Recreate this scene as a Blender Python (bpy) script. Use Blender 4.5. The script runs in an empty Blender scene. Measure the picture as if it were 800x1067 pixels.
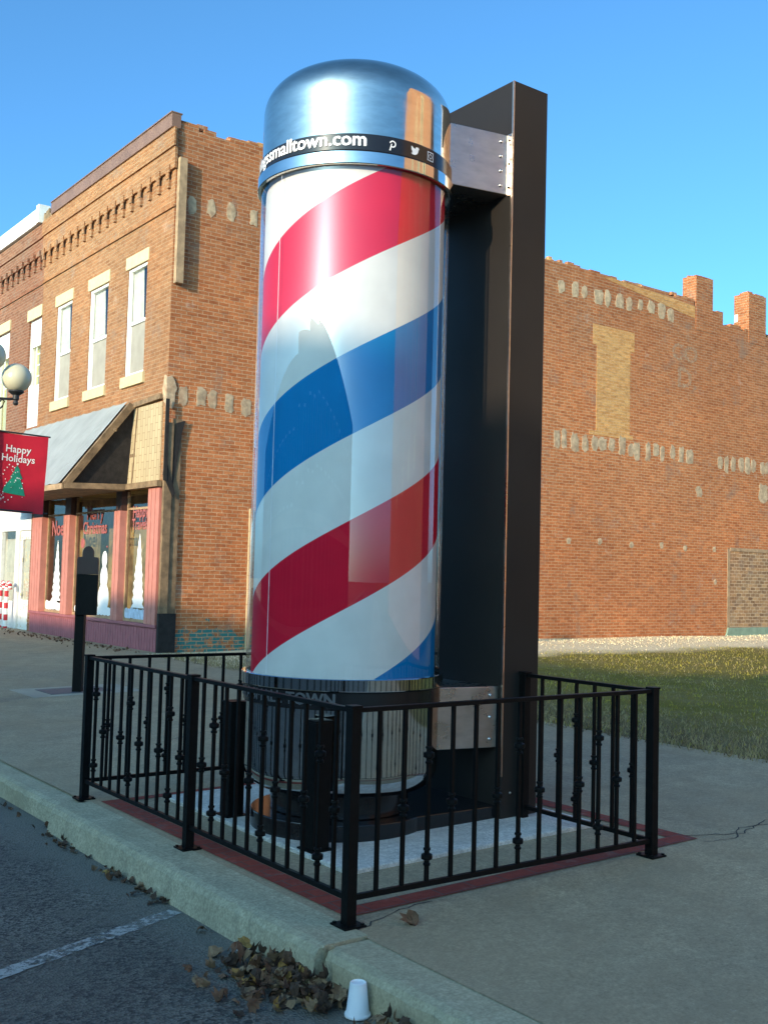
import bpy, math, random
from mathutils import Vector, Matrix
random.seed(7)
R = math.radians
sc = bpy.context.scene
COL = sc.collection

# ------------------------------------------------------------------ mesh builder
class MB:
    def __init__(s): s.v=[]; s.f=[]; s.m=[]; s.s=[]
    def add(s, vs, fs, mi=0, sm=False):
        b=len(s.v); s.v+= [tuple(p) for p in vs]
        for f in fs: s.f.append(tuple(i+b for i in f)); s.m.append(mi); s.s.append(sm)
        return s
    def quad(s,a,b,c,d,mi=0): return s.add([a,b,c,d],[(0,1,2,3)],mi)
    def box(s,x0,x1,y0,y1,z0,z1,mi=0):
        x0,x1=min(x0,x1),max(x0,x1); y0,y1=min(y0,y1),max(y0,y1); z0,z1=min(z0,z1),max(z0,z1)
        v=[(x0,y0,z0),(x1,y0,z0),(x1,y1,z0),(x0,y1,z0),(x0,y0,z1),(x1,y0,z1),(x1,y1,z1),(x0,y1,z1)]
        return s.add(v,[(0,3,2,1),(4,5,6,7),(0,1,5,4),(1,2,6,5),(2,3,7,6),(3,0,4,7)],mi)
    def bar(s,p,q,w,h,up=(0,0,1),mi=0):
        p=Vector(p);q=Vector(q);d=(q-p).normalized();up=Vector(up)
        if abs(d.dot(up))>.99: up=Vector((1,0,0))
        a=d.cross(up).normalized()*w/2; b=a.cross(d).normalized()*h/2
        v=[p-a-b,p+a-b,p+a+b,p-a+b,q-a-b,q+a-b,q+a+b,q-a+b]
        return s.add(v,[(0,1,2,3),(7,6,5,4),(0,4,5,1),(1,5,6,2),(2,6,7,3),(3,7,4,0)],mi)
    def prism(s,pts,vec,mi=0):
        n=len(pts); vec=Vector(vec); v=[Vector(p) for p in pts]; v+= [p+vec for p in v]
        fs=[tuple(range(n-1,-1,-1)),tuple(range(n,2*n))]+[(i,(i+1)%n,(i+1)%n+n,i+n) for i in range(n)]
        return s.add(v,fs,mi)
    def lathe(s,prof,c,n=48,mi=0,sm=True,a0=0,a1=2*math.pi):
        full=abs(a1-a0-2*math.pi)<1e-6; k=n if full else n+1; vs=[]
        for r,z in prof:
            for i in range(k):
                a=a0+(a1-a0)*i/n; vs.append((c[0]+r*math.cos(a),c[1]+r*math.sin(a),c[2]+z))
        fs=[]
        for j in range(len(prof)-1):
            for i in range(n):
                i2=(i+1)%k; fs.append((j*k+i,j*k+i2,(j+1)*k+i2,(j+1)*k+i))
        s.add(vs,fs,mi,sm); return s
    def tube(s,pts,r,n=10,mi=0,cap=True):
        pts=[Vector(p) for p in pts]; vs=[]; m=len(pts)
        for i,p in enumerate(pts):
            d=(pts[min(i+1,m-1)]-pts[max(i-1,0)]).normalized()
            up=Vector((0,0,1)) if abs(d.z)<.95 else Vector((1,0,0))
            a=d.cross(up).normalized(); b=a.cross(d)
            rr=r[i] if isinstance(r,(list,tuple)) else r
            for k in range(n):
                t=2*math.pi*k/n; vs.append(p+(a*math.cos(t)+b*math.sin(t))*rr)
        fs=[(i*n+k,i*n+(k+1)%n,(i+1)*n+(k+1)%n,(i+1)*n+k) for i in range(m-1) for k in range(n)]
        s.add(vs,fs,mi,True)
        if cap: s.add([vs[k] for k in range(n)],[tuple(range(n))],mi); s.add([vs[(m-1)*n+k] for k in range(n)],[tuple(range(n-1,-1,-1))],mi)
        return s
    def sphere(s,c,r,nu=24,nv=14,mi=0,sz=1):
        prof=[(max(r*math.sin(math.pi*j/nv),1e-4),-r*sz*math.cos(math.pi*j/nv)) for j in range(nv+1)]
        return s.lathe(prof,c,nu,mi)

ORG={}
def link(o): COL.objects.link(o)
def world_org(o): return ORG.get(o.name,Vector((0,0,0)))
def build(name,mb,mats,parent=None,origin=None,bevel=0,recalc=True):
    org=Vector(origin) if origin is not None else (world_org(parent) if parent else Vector((0,0,0)))
    me=bpy.data.meshes.new(name)
    me.from_pydata([tuple(Vector(p)-org) for p in mb.v],[],mb.f)
    if not isinstance(mats,(list,tuple)): mats=[mats]
    for m in mats: me.materials.append(m)
    for i,p in enumerate(me.polygons): p.material_index=mb.m[i]; p.use_smooth=mb.s[i]
    if recalc:
        import bmesh
        bm=bmesh.new(); bm.from_mesh(me); bmesh.ops.recalc_face_normals(bm,faces=bm.faces); bm.to_mesh(me); bm.free()
    me.update()
    if any(mb.s): me.set_sharp_from_angle(angle=R(38))
    o=bpy.data.objects.new(name,me); link(o)
    if parent:
        o.parent=parent; o.location=org-world_org(parent)
    else: o.location=org
    ORG[o.name]=org
    if bevel:
        b=o.modifiers.new('bevel','BEVEL'); b.width=bevel; b.segments=2; b.limit_method='ANGLE'
    return o
def tag(o,label=None,cat=None,group=None,kind=None):
    if label: o['label']=label
    if cat: o['category']=cat
    if group: o['group']=group
    if kind: o['kind']=kind
    return o
def thing(name,loc,label,cat,group=None):
    o=bpy.data.objects.new(name,None); link(o); o.location=loc; o.empty_display_size=.1
    ORG[o.name]=Vector(loc); return tag(o,label,cat,group)
def struct(name,mb,mat,**k): return tag(build(name,mb,mat,**k),kind='structure')
def copy_tree(o,parent=None):
    c=o.copy(); COL.objects.link(c); c.parent=parent
    for ch in list(o.children): copy_tree(ch,c)
    return c

# ------------------------------------------------------------------ materials
class N:
    def __init__(s,name):
        s.mat=bpy.data.materials.new(name); s.mat.use_nodes=True; s.t=s.mat.node_tree
        s.t.nodes.clear(); s.out=s.t.nodes.new('ShaderNodeOutputMaterial')
    def n(s,typ,**kw):
        nd=s.t.nodes.new('ShaderNode'+typ)
        for k,v in kw.items():
            if k.startswith('i_'):
                nd.inputs[k[2:].replace('_',' ')].default_value=v
            else: setattr(nd,k,v)
        return nd
    def l(s,a,b): s.t.links.new(a,b)
    def math(s,op,a,b=None,c=None,clamp=False):
        nd=s.t.nodes.new('ShaderNodeMath'); nd.operation=op; nd.use_clamp=clamp
        for i,x in enumerate((a,b,c)):
            if x is None: continue
            if isinstance(x,(int,float)): nd.inputs[i].default_value=x
            else: s.l(x,nd.inputs[i])
        return nd.outputs[0]
    def mix(s,f,a,b,mode='MIX'):
        nd=s.t.nodes.new('ShaderNodeMix'); nd.data_type='RGBA'; nd.blend_type=mode
        for sock,x in ((nd.inputs[0],f),(nd.inputs[6],a),(nd.inputs[7],b)):
            if isinstance(x,(int,float)): sock.default_value=x
            elif isinstance(x,(tuple,list)): sock.default_value=(*x[:3],1)
            else: s.l(x,sock)
        return nd.outputs[2]
    def ramp(s,f,stops,interp='LINEAR'):
        nd=s.t.nodes.new('ShaderNodeValToRGB'); cr=nd.color_ramp; cr.interpolation=interp
        while len(cr.elements)<len(stops): cr.elements.new(.5)
        for e,(p,c) in zip(cr.elements,stops):
            e.position=p; e.color=(c,c,c,1) if isinstance(c,(int,float)) else (*c,1)
        s.l(f,nd.inputs[0]); return nd.outputs[0]
    def pos(s): return s.t.nodes.new('ShaderNodeNewGeometry').outputs['Position']
    def obj(s): return s.t.nodes.new('ShaderNodeTexCoord').outputs['Object']
    def noise(s,vec,scale,detail=4,rough=.55,dim='3D'):
        nd=s.n('TexNoise'); nd.inputs['Scale'].default_value=scale; nd.inputs['Detail'].default_value=detail; nd.inputs['Roughness'].default_value=rough
        s.l(vec,nd.inputs['Vector']); return nd.outputs['Fac']
    def bump(s,h,strength=.3,dist=.01,normal=None):
        nd=s.n('Bump'); nd.inputs['Strength'].default_value=strength; nd.inputs['Distance'].default_value=dist
        s.l(h,nd.inputs['Height'])
        if normal: s.l(normal,nd.inputs['Normal'])
        return nd.outputs['Normal']
    def bsdf(s,col,rough=.6,metal=0,normal=None,spec=.5,coat=0,emit=None):
        b=s.n('BsdfPrincipled')
        def put(k,x):
            if isinstance(x,(int,float)): b.inputs[k].default_value=x
            elif isinstance(x,(tuple,list)): b.inputs[k].default_value=(*x[:3],1)
            else: s.l(x,b.inputs[k])
        put('Base Color',col); put('Roughness',rough); put('Metallic',metal); put('Specular IOR Level',spec); put('Coat Weight',coat)
        if normal: s.l(normal,b.inputs['Normal'])
        return b.outputs[0]
    def done(s,sh): s.l(sh,s.out.inputs['Surface']); return s.mat

def simple(name,col,rough=.6,metal=0,var=.15,scale=8,spec=.5,bumps=0,coat=0,dirt=None):
    m=N(name); p=m.pos(); nz=m.noise(p,scale,5)
    c=m.mix(m.ramp(nz,[(.3,0.),(.7,1.)]),[x*(1-var) for x in col],[min(1,x*(1+var)) for x in col])
    if dirt: c=m.mix(m.ramp(m.noise(p,scale*.35,6,.65),[(.5,0.),(.72,dirt[1])]),c,dirt[0])
    r=m.ramp(m.noise(p,scale*1.7,3),[(.2,max(0,rough-.08)),(.8,min(1,rough+.08))])
    nm=m.bump(m.noise(p,scale*6,4),bumps,.01) if bumps else None
    return m.done(m.bsdf(c,r,metal,nm,spec,coat))

def brick(name,c1,c2,mortar,tint=None,grime=(.25,.2,.16),grime_z=None,teal=False,rowh=.068,bw=.205,efflo=.0):
    m=N(name); g=m.n('NewGeometry'); p=g.outputs['Position']
    sp=m.n('SeparateXYZ'); m.l(p,sp.inputs[0]); sn=m.n('SeparateXYZ'); m.l(g.outputs['True Normal'],sn.inputs[0])
    isx=m.math('GREATER_THAN',m.math('ABSOLUTE',sn.outputs[0]),.6)
    isz=m.math('GREATER_THAN',m.math('ABSOLUTE',sn.outputs[2]),.6)
    u=m.math('ADD',m.math('MULTIPLY',sp.outputs[1],isx),m.math('MULTIPLY',sp.outputs[0],m.math('SUBTRACT',1,isx)))
    v=m.math('ADD',m.math('MULTIPLY',sp.outputs[1],isz),m.math('MULTIPLY',sp.outputs[2],m.math('SUBTRACT',1,isz)))
    wob=m.math('MULTIPLY',m.math('SUBTRACT',m.noise(p,2.2,3),.5),.02)
    v=m.math('ADD',v,wob)
    cv=m.n('CombineXYZ'); m.l(u,cv.inputs[0]); m.l(v,cv.inputs[1])
    b=m.n('TexBrick'); m.l(cv.outputs[0],b.inputs['Vector']); b.offset=.5
    for k,x in (('Scale',1),('Mortar Size',.0075),('Mortar Smooth',.25),('Bias',0),('Brick Width',bw),('Row Height',rowh)): b.inputs[k].default_value=x
    b.inputs['Color1'].default_value=(*c1,1); b.inputs['Color2'].default_value=(*c2,1); b.inputs['Mortar'].default_value=(*mortar,1)
    # irregular per-brick tone from a stretched noise
    sv=m.n('VectorMath',operation='MULTIPLY'); m.l(cv.outputs[0],sv.inputs[0]); sv.inputs[1].default_value=(1/bw,1/rowh,1)
    tone=m.noise(sv.outputs[0],.9,2,.7)
    c=m.mix(m.ramp(tone,[(.3,.0),(.5,.25),(.72,1.)]),b.outputs['Color'],m.mix(1,b.outputs['Color'],(.66,.58,.55),'MULTIPLY'))
    c=m.mix(m.ramp(m.noise(p,.28,5,.6),[(.38,.5),(.6,0.)]),c,m.mix(1,c,(.72,.64,.60),'MULTIPLY'))
    tone2=m.noise(sv.outputs[0],.37,3,.6)
    c=m.mix(m.ramp(tone2,[(.5,.0),(.72,.6)]),c,m.mix(1,c,(1.25,1.12,1.0),'MULTIPLY'))
    fine=m.noise(p,38,5,.7)
    c=m.mix(1,c,m.ramp(fine,[(.25,.68),(.75,1.22)]),'MULTIPLY')
    big=m.noise(p,.55,6,.62)
    c=m.mix(m.ramp(big,[(.42,0.),(.68,.55)]),c,m.mix(1,c,tint or (1.15,.8,.6),'MULTIPLY'))
    if grime_z:
        zz=m.math('ADD',sp.outputs[2],m.math('MULTIPLY',m.math('SUBTRACT',m.noise(p,.9,5),.5),2.4))
        f=m.ramp(m.math('DIVIDE',zz,10.),[(grime_z/10-.09,0.),(min(.99,grime_z/10+.14),.72)])
        c=m.mix(f,c,m.mix(1,c,(.74,.80,.90),'MULTIPLY'))
    st=m.noise(p,1.7,7,.7)
    c=m.mix(m.ramp(st,[(.56,0.),(.72,.6)]),c,grime)
    if efflo: c=m.mix(m.ramp(m.noise(p,2.6,6,.7),[(.6,0.),(.75,efflo)]),c,(.62,.55,.46))
    if teal:
        edge=m.math('ADD',sp.outputs[2],m.math('MULTIPLY',m.math('SUBTRACT',m.noise(p,3.5,4),.5),.9))
        f=m.math('MULTIPLY',m.math('LESS_THAN',edge,.46),m.math('LESS_THAN',sp.outputs[0],7.6))
        f=m.math('MULTIPLY',f,m.math('MULTIPLY',m.ramp(m.noise(p,6,6,.7),[(.44,0.),(.5,1.)]),m.math('SUBTRACT',1,b.outputs['Fac'])))
        c=m.mix(f,c,(.05,.21,.19))
    h=m.math('ADD',m.math('MULTIPLY',m.math('SUBTRACT',1,b.outputs['Fac']),1.),m.math('MULTIPLY',fine,.35))
    return m.done(m.bsdf(c,.9,0,m.bump(h,.8,.012),.25))

M={}
M['brick_front']=brick('front_brick',(.46,.235,.112),(.37,.175,.078),(.48,.33,.20),tint=(1.1,.9,.75),efflo=.25)
M['brick_side']=brick('side_brick',(.70,.268,.105),(.54,.178,.064),(.70,.45,.26),tint=(1.10,.90,.74),grime_z=6.6,teal=True,efflo=.35)
M['brick_far']=brick('far_brick',(.36,.17,.1),(.28,.12,.07),(.38,.30,.22))
M['brick_tan']=brick('tan_brick',(.86,.49,.19),(.72,.36,.125),(.78,.50,.26),tint=(1.05,.95,.8),grime=(.5,.27,.12),bw=.2)
M['brick_grey']=brick('infill_brick',(.58,.38,.20),(.30,.19,.11),(.74,.60,.42),bw=.2,rowh=.085)
M['brick_shop']=brick('street_brick',(.22,.12,.08),(.16,.09,.06),(.25,.2,.16))
M['brick_red']=brick('brick_reflected',(.52,.25,.14),(.42,.19,.10),(.45,.33,.22))
M['mortar']=simple('mortar_patch',(.52,.37,.23),.95,var=.35,scale=11,bumps=.6,dirt=((.45,.22,.11),.6))
M['dark']=simple('black_iron',(.0045,.0045,.0045),.5,var=.3,scale=30,spec=.14)
M['iron_plain']=M['dark']
M['black_gloss']=simple('black_gloss_paint',(.014,.013,.014),.2,var=.2,scale=3,spec=.5)
M['pillar']=simple('bronze_black_cladding',(.027,.023,.020),.42,var=.16,scale=1.2,spec=.22,dirt=((.04,.034,.03),.5))
M['alu']=simple('aluminium_trim',(.6,.6,.6),.3,1,var=.1,scale=20)
M['cream']=simple('cream_stone',(.66,.54,.30),.8,var=.1,scale=10,bumps=.2,dirt=((.5,.4,.25),.4))
M['white']=simple('white_paint',(.80,.79,.74),.55,var=.06,scale=12,dirt=((.55,.5,.42),.3))
M['coping']=simple('brown_metal',(.22,.12,.08),.45,var=.15,scale=3)
M['pink']=simple('salmon_siding',(.56,.215,.165),.65,var=.1,scale=6,bumps=.1,dirt=((.4,.17,.13),.35))
M['pink_dark']=simple('rose_siding',(.36,.115,.125),.6,var=.12,scale=5,bumps=.1,dirt=((.2,.08,.08),.35))
M['awning_shade']=simple('awning_shade_brown',(.07,.03,.022),.6)  # brown standing in for the awning's shadow
M['wood']=simple('weathered_timber',(.25,.16,.085),.85,var=.4,scale=7,bumps=.5,dirt=((.08,.05,.03),.6))
M['wood_pale']=simple('pale_timber',(.42,.27,.15),.8,var=.3,scale=8,bumps=.4,dirt=((.2,.13,.08),.4))
M['black_wood_shade']=simple('black_wood_and_shade',(.022,.018,.016),.9,var=.4,scale=9,bumps=.5)  # blackened timber, also the painted shade inside the awning end
M['tin']=simple('galvanised_sheet',(.38,.385,.36),.55,.1,var=.14,scale=2.2,dirt=((.42,.40,.36),.35))
M['interior']=simple('shop_interior',(.34,.255,.115),.9,var=.7,scale=2.4,dirt=((.06,.065,.03),.7))
M['interior_dark']=simple('shop_interior_dark',(.045,.04,.035),.9,var=.4,scale=2)
M['screen']=simple('window_screen',(.36,.32,.26),.9,var=.12,scale=3)
M['curtain']=simple('grey_curtain',(.70,.66,.58),.9,var=.15,scale=6)
M['paint_white']=simple('window_paint_white',(.86,.86,.84),.7,var=.04,scale=20)
M['paint_blue']=simple('window_paint_blue',(.5,.6,.72),.7,var=.3,scale=9)
M['paint_red']=simple('window_paint_red',(.42,.12,.11),.7,var=.2,scale=20)
M['paint_candy']=simple('candy_red',(.6,.03,.04),.5)
M['paint_redd']=simple('window_paint_dark_red',(.28,.07,.06),.7,var=.2,scale=20)
M['banner']=simple('red_vinyl',(.55,.012,.03),.5,var=.14,scale=4,spec=.4)
M['banner_green']=simple('banner_green',(.01,.26,.15),.5,var=.3,scale=14)
M['banner_white']=simple('banner_white',(.85,.8,.74),.5,var=.03)
M['lamp_metal']=simple('lamp_metal',(.03,.03,.03),.5,var=.3)
M['cup']=simple('white_foam',(.82,.84,.84),.6,var=.02,scale=40)
M['letter_white']=simple('white_vinyl',(.82,.82,.82),.5,var=.02)
M['letter_grey']=simple('grey_vinyl',(.085,.085,.09),.5,var=.02)
M['green_sill']=simple('green_painted_stone',(.22,.30,.22),.8,var=.15,scale=6,bumps=.2)
M['yellow']=simple('yellow_blind',(.62,.55,.22),.7)
M['sign_brown']=simple('brown_sign_panel',(.045,.018,.014),.5,var=.15,scale=6)
M['cover']=simple('iron_cover',(.09,.10,.11),.6,var=.2,scale=12)
M['coverframe']=simple('pale_concrete',(.40,.35,.26),.9,var=.1,scale=6,bumps=.2)
M['roof']=simple('roof_felt',(.05,.05,.05),.95)
def ghost():
    m=N('ghost_paint'); p=m.pos(); n=m.noise(p,13,6,.75)
    tr=m.n('BsdfTransparent'); mx=m.n('MixShader'); m.l(m.ramp(n,[(.40,.05),(.62,.75)]),mx.inputs[0]); m.l(tr.outputs[0],mx.inputs[1]); m.l(m.bsdf((.60,.40,.25),.95),mx.inputs[2])
    return m.done(mx.outputs[0])
M['faded']=ghost()

def chrome(name,rough,smudge,col=(.78,.79,.80),mott=.35):
    m=N(name); p=m.obj()
    sv=m.n('VectorMath',operation='MULTIPLY'); m.l(p,sv.inputs[0]); sv.inputs[1].default_value=(1,1,3)
    n1=m.noise(p,3.2,6,.65); n2=m.noise(sv.outputs[0],9,4)
    r=m.ramp(n1,[(.35,rough),(.7,rough+smudge)])
    c=m.mix(m.ramp(n2,[(.35,0.),(.75,mott)]),col,[x*.66 for x in col])
    return m.done(m.bsdf(c,r,1,m.bump(m.noise(p,1.6,1),.006,.02)))
M['chrome']=chrome('polished_steel',.035,.07,(.66,.66,.65))
M['dome']=chrome('spun_aluminium_dome',.05,.15,(.82,.755,.66),.55)
M['bracket']=chrome('brushed_steel_plate',.22,.25,(.62,.53,.46),.6)
def glassy(name,f0=.06,tint=(1,1,1),rough=.0,rip=True):
    m=N(name); lw=m.n('LayerWeight'); lw.inputs['Blend'].default_value=.5; fres=m.math('ADD',m.math('MULTIPLY',m.math('POWER',lw.outputs['Facing'],5.),.93),.045)
    tr=m.n('BsdfTransparent'); tr.inputs[0].default_value=(*tint,1)
    gl=m.n('BsdfGlossy'); gl.inputs['Roughness'].default_value=rough; gl.inputs['Color'].default_value=(1,1,1,1)
    g=m.n('NewGeometry'); 
    if rip: m.l(m.bump(m.noise(m.pos(),1.3,2),.035,.03),gl.inputs['Normal'])
    mx=m.n('MixShader'); m.l(m.math('ADD',fres,f0,clamp=True),mx.inputs[0]); m.l(tr.outputs[0],mx.inputs[1]); m.l(gl.outputs[0],mx.inputs[2])
    return m.done(mx.outputs[0])
M['glass']=glassy('window_glass',.025,(.86,.87,.82))
M['acrylic']=glassy('clear_acrylic',.03,(.98,.985,.985),.003,False)

# barber stripes: helix in object space (origin at the pole axis on the ground)
def stripes():
    m=N('barber_stripes'); p=m.obj(); s=m.n('SeparateXYZ'); m.l(p,s.inputs[0])
    th=m.math('ARCTAN2',m.math('MULTIPLY',s.outputs[1],-1),m.math('MULTIPLY',s.outputs[0],-1))  # 0 at azimuth 180
    P=1.885
    t=m.math('DIVIDE',m.math('SUBTRACT',m.math('SUBTRACT',s.outputs[2],m.math('MULTIPLY',th,P/(2*math.pi))),1.31-.03-P*55.6/360),P)
    fr=m.math('FRACT',m.math('ADD',t,10.))
    wh=(.71,.70,.655); rd=(.64,.010,.035); bl=(.0,.19,.46)
    # from the reference boundary upwards: red, white, blue, white
    c=m.ramp(fr,[(0.,rd),(.25,wh),(.5,bl),(.75,wh)],'CONSTANT')
    c=m.mix(1,c,m.ramp(m.noise(p,5,4),[(.3,.93),(.7,1.04)]),'MULTIPLY')
    return m.done(m.bsdf(c,.6,0,None,.04))
M['stripes']=stripes()

def concrete(name,base,warm,joint=True,specks=.5):
    m=N(name); p=m.pos()
    a=m.noise(p,.7,6,.6); b=m.noise(p,4,6,.7); f=m.noise(p,90,3,.6)
    c=m.mix(m.ramp(a,[(.35,0.),(.65,1.)]),base,warm)
    c=m.mix(1,c,m.ramp(b,[(.25,.78),(.75,1.14)]),'MULTIPLY')
    c=m.mix(1,c,m.ramp(f,[(.3,.72),(.7,1.22)]),'MULTIPLY')
    c=m.mix(1,c,m.ramp(m.noise(p,34,4,.75),[(.3,.74),(.7,1.2)]),'MULTIPLY')
    v=m.n('TexVoronoi'); v.inputs['Scale'].default_value=130; m.l(p,v.inputs['Vector'])
    c=m.mix(m.ramp(v.outputs['Distance'],[(.12,.35*specks),(.22,0.)]),c,(.12,.11,.10))
    st=m.noise(p,1.9,7,.75)
    c=m.mix(m.ramp(st,[(.52,0.),(.70,.6)]),c,[x*.62 for x in base])
    c=m.mix(m.ramp(m.noise(p,.45,5,.7),[(.45,0.),(.62,.45)]),c,(base[0]*.95,base[1]*.84,base[2]*.74))
    c=m.mix(m.ramp(m.noise(p,17,3,.8),[(.70,0.),(.76,.5)]),c,(.55,.53,.48))
    c=m.mix(m.ramp(m.noise(p,13,4,.8),[(.20,.45),(.30,0.)]),c,(.08,.07,.06))
    h=m.math('ADD',m.math('MULTIPLY',f,.5),b)
    return m.done(m.bsdf(c,.88,0,m.bump(h,.35,.006),.3))
M['walk']=concrete('sidewalk_concrete',(.365,.298,.198),(.44,.345,.215))
M['curb']=concrete('curb_concrete',(.44,.40,.27),(.50,.44,.29),specks=1)
M['pad']=concrete('new_white_concrete',(.64,.62,.56),(.70,.67,.6),specks=.1)
def asphalt():
    m=N('worn_asphalt'); p=m.pos()
    v=m.n('TexVoronoi'); v.inputs['Scale'].default_value=85; m.l(p,v.inputs['Vector'])
    cell=m.n('SeparateXYZ'); m.l(v.outputs['Color'],cell.inputs[0])
    c=m.mix(m.ramp(cell.outputs[0],[(.2,0.),(.85,1.)]),(.042,.039,.033),(.24,.22,.18))
    c=m.mix(m.ramp(cell.outputs[1],[(.90,0.),(.97,.8)]),c,(.24,.22,.19))
    a=m.noise(p,1.1,6,.65)
    c=m.mix(m.ramp(a,[(.35,0.),(.6,.6)]),c,(.07,.065,.058))
    c=m.mix(m.ramp(m.noise(p,2.8,7,.7),[(.48,0.),(.68,.65)]),c,(.17,.155,.125))
    # dusty gutter along the curb
    s=m.n('SeparateXYZ'); m.l(p,s.inputs[0])
    g=m.math('ADD',s.outputs[0],m.math('MULTIPLY',m.math('SUBTRACT',m.noise(p,2.2,6,.65),.5),.5))
    c=m.mix(m.ramp(m.math('ADD',g,1.),[(.38,0.),(.55,.62),(.74,.8)]),c,(.20,.185,.15))
    h=m.math('ADD',v.outputs['Distance'],m.math('MULTIPLY',m.noise(p,20,4),.6))
    return m.done(m.bsdf(c,.85,0,m.bump(h,.8,.01),.35))
M['asphalt']=asphalt()
def marking():
    m=N('worn_white_marking'); p=m.pos()
    n=m.noise(p,26,6,.75); n2=m.noise(p,5,4)
    f=m.ramp(m.math('ADD',m.math('MULTIPLY',n,.75),m.math('MULTIPLY',n2,.25)),[(.42,0.),(.54,.92)])
    c=m.mix(m.noise(p,60,3),(.30,.30,.28),(.50,.49,.46))
    b=m.bsdf(c,.8); tr=m.n('BsdfTransparent'); mx=m.n('MixShader')
    m.l(f,mx.inputs[0]); m.l(tr.outputs[0],mx.inputs[1]); m.l(b,mx.inputs[2])
    return m.done(mx.outputs[0])
M['marking']=marking()
def paver():
    m=N('red_clay_paver'); p=m.pos(); sp=m.n('SeparateXYZ'); m.l(p,sp.inputs[0])
    b=m.n('TexBrick'); m.l(p,b.inputs['Vector']); b.offset=.5
    for k,x in (('Scale',1),('Mortar Size',.004),('Brick Width',.2),('Row Height',.1)): b.inputs[k].default_value=x
    b.inputs['Color1'].default_value=(.31,.055,.034,1); b.inputs['Color2'].default_value=(.22,.042,.028,1); b.inputs['Mortar'].default_value=(.13,.08,.07,1)
    c=m.mix(1,b.outputs['Color'],m.ramp(m.noise(p,30,5,.7),[(.25,.7),(.75,1.25)]),'MULTIPLY')
    c=m.mix(m.ramp(m.noise(p,7,6,.7),[(.55,0.),(.72,.5)]),c,(.26,.2,.17))
    return m.done(m.bsdf(c,.85,0,m.bump(m.math('SUBTRACT',m.noise(p,40,4),b.outputs['Fac']),.4,.006),.3))
M['paver']=paver()
def lawnmat():
    m=N('lawn_soil'); p=m.pos(); s=m.n('SeparateXYZ'); m.l(p,s.inputs[0])
    a=m.noise(p,.6,6,.65); f=m.noise(p,30,6,.8)
    c=m.mix(m.ramp(a,[(.36,0.),(.62,1.)]),(.19,.16,.03),(.25,.19,.05))
    c=m.mix(m.ramp(m.noise(p,3.,6,.7),[(.48,0.),(.66,.6)]),c,(.27,.22,.10))
    # dry strip near the walk and pale strip along the brick wall
    e=m.math('ADD',s.outputs[0],m.math('MULTIPLY',m.math('SUBTRACT',m.noise(p,1.4,5),.5),2.2))
    c=m.mix(m.ramp(m.math('DIVIDE',e,10.),[(.52,.85),(.72,0.)]),c,(.20,.155,.085))
    w=m.math('ADD',s.outputs[1],m.math('MULTIPLY',m.math('SUBTRACT',m.noise(p,1.1,6),.5),1.6))
    c=m.mix(m.ramp(m.math('DIVIDE',w,20.),[(.46,0.),(.51,.95)]),c,(.92,.76,.50))
    c=m.mix(1,c,m.ramp(f,[(.25,.62),(.75,1.3)]),'MULTIPLY')
    return m.done(m.bsdf(c,.95,0,m.bump(f,.6,.03),.1))
M['lawn']=lawnmat()
def leafmat(name,c1,c2):
    m=N(name); p=m.pos(); n=m.noise(p,14,3,.6); f=m.noise(p,90,4,.7)
    c=m.mix(m.ramp(n,[(.35,0.),(.65,1.)]),c1,c2); c=m.mix(1,c,m.ramp(f,[(.3,.7),(.7,1.2)]),'MULTIPLY')
    return m.done(m.bsdf(c,.75,0,None,.3))
M['leafA']=leafmat('leaf_brown',(.10,.050,.026),(.19,.10,.055))
M['leafB']=leafmat('leaf_tan',(.20,.125,.065),(.30,.20,.115))
M['leafC']=leafmat('leaf_dark',(.05,.032,.022),(.10,.06,.038))
M['leafD']=leafmat('leaf_yellow',(.30,.16,.045),(.42,.26,.08))
LEAFS=[M['leafA'],M['leafB'],M['leafC'],M['leafD']]
M['grass1']=simple('grass_blade',(.33,.27,.033),.8,var=.4,scale=5)
M['grass2']=simple('dry_grass_blade',(.34,.26,.12),.85,var=.35,scale=5)
M['thatch']=simple('brown_thatch',(.13,.09,.05),.9,var=.4,scale=6)
M['straw_pale']=simple('bleached_straw',(.86,.66,.40),.8,var=.25,scale=5)
M['crack']=simple('crack_dark',(.05,.048,.045),.95)  # plain dark colour of the crack ribbons
M['siding']=None
def siding():
    m=N('cream_shingle_panel'); p=m.pos(); s=m.n('SeparateXYZ'); m.l(p,s.inputs[0])
    cv=m.n('CombineXYZ'); m.l(s.outputs[2],cv.inputs[0]); m.l(s.outputs[1],cv.inputs[1])
    b=m.n('TexBrick'); m.l(cv.outputs[0],b.inputs['Vector']); b.offset=.5
    for k,x in (('Scale',1),('Mortar Size',.006),('Brick Width',.26),('Row Height',.105)): b.inputs[k].default_value=x
    b.inputs['Color1'].default_value=(.56,.43,.25,1); b.inputs['Color2'].default_value=(.47,.35,.20,1); b.inputs['Mortar'].default_value=(.34,.22,.11,1)
    return m.done(m.bsdf(b.outputs['Color'],.85,0,m.bump(m.math('SUBTRACT',1,b.outputs['Fac']),.5,.01)))
M['siding']=siding()
def globemat():
    m=N('opal_globe'); b=m.n('BsdfPrincipled'); b.inputs['Base Color'].default_value=(.70,.64,.44,1); b.inputs['Roughness'].default_value=.3
    b.inputs['Subsurface Weight'].default_value=.25; b.inputs['Subsurface Radius'].default_value=(.1,.09,.06)
    return m.done(b.outputs[0])
M['globe']=globemat()

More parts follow.
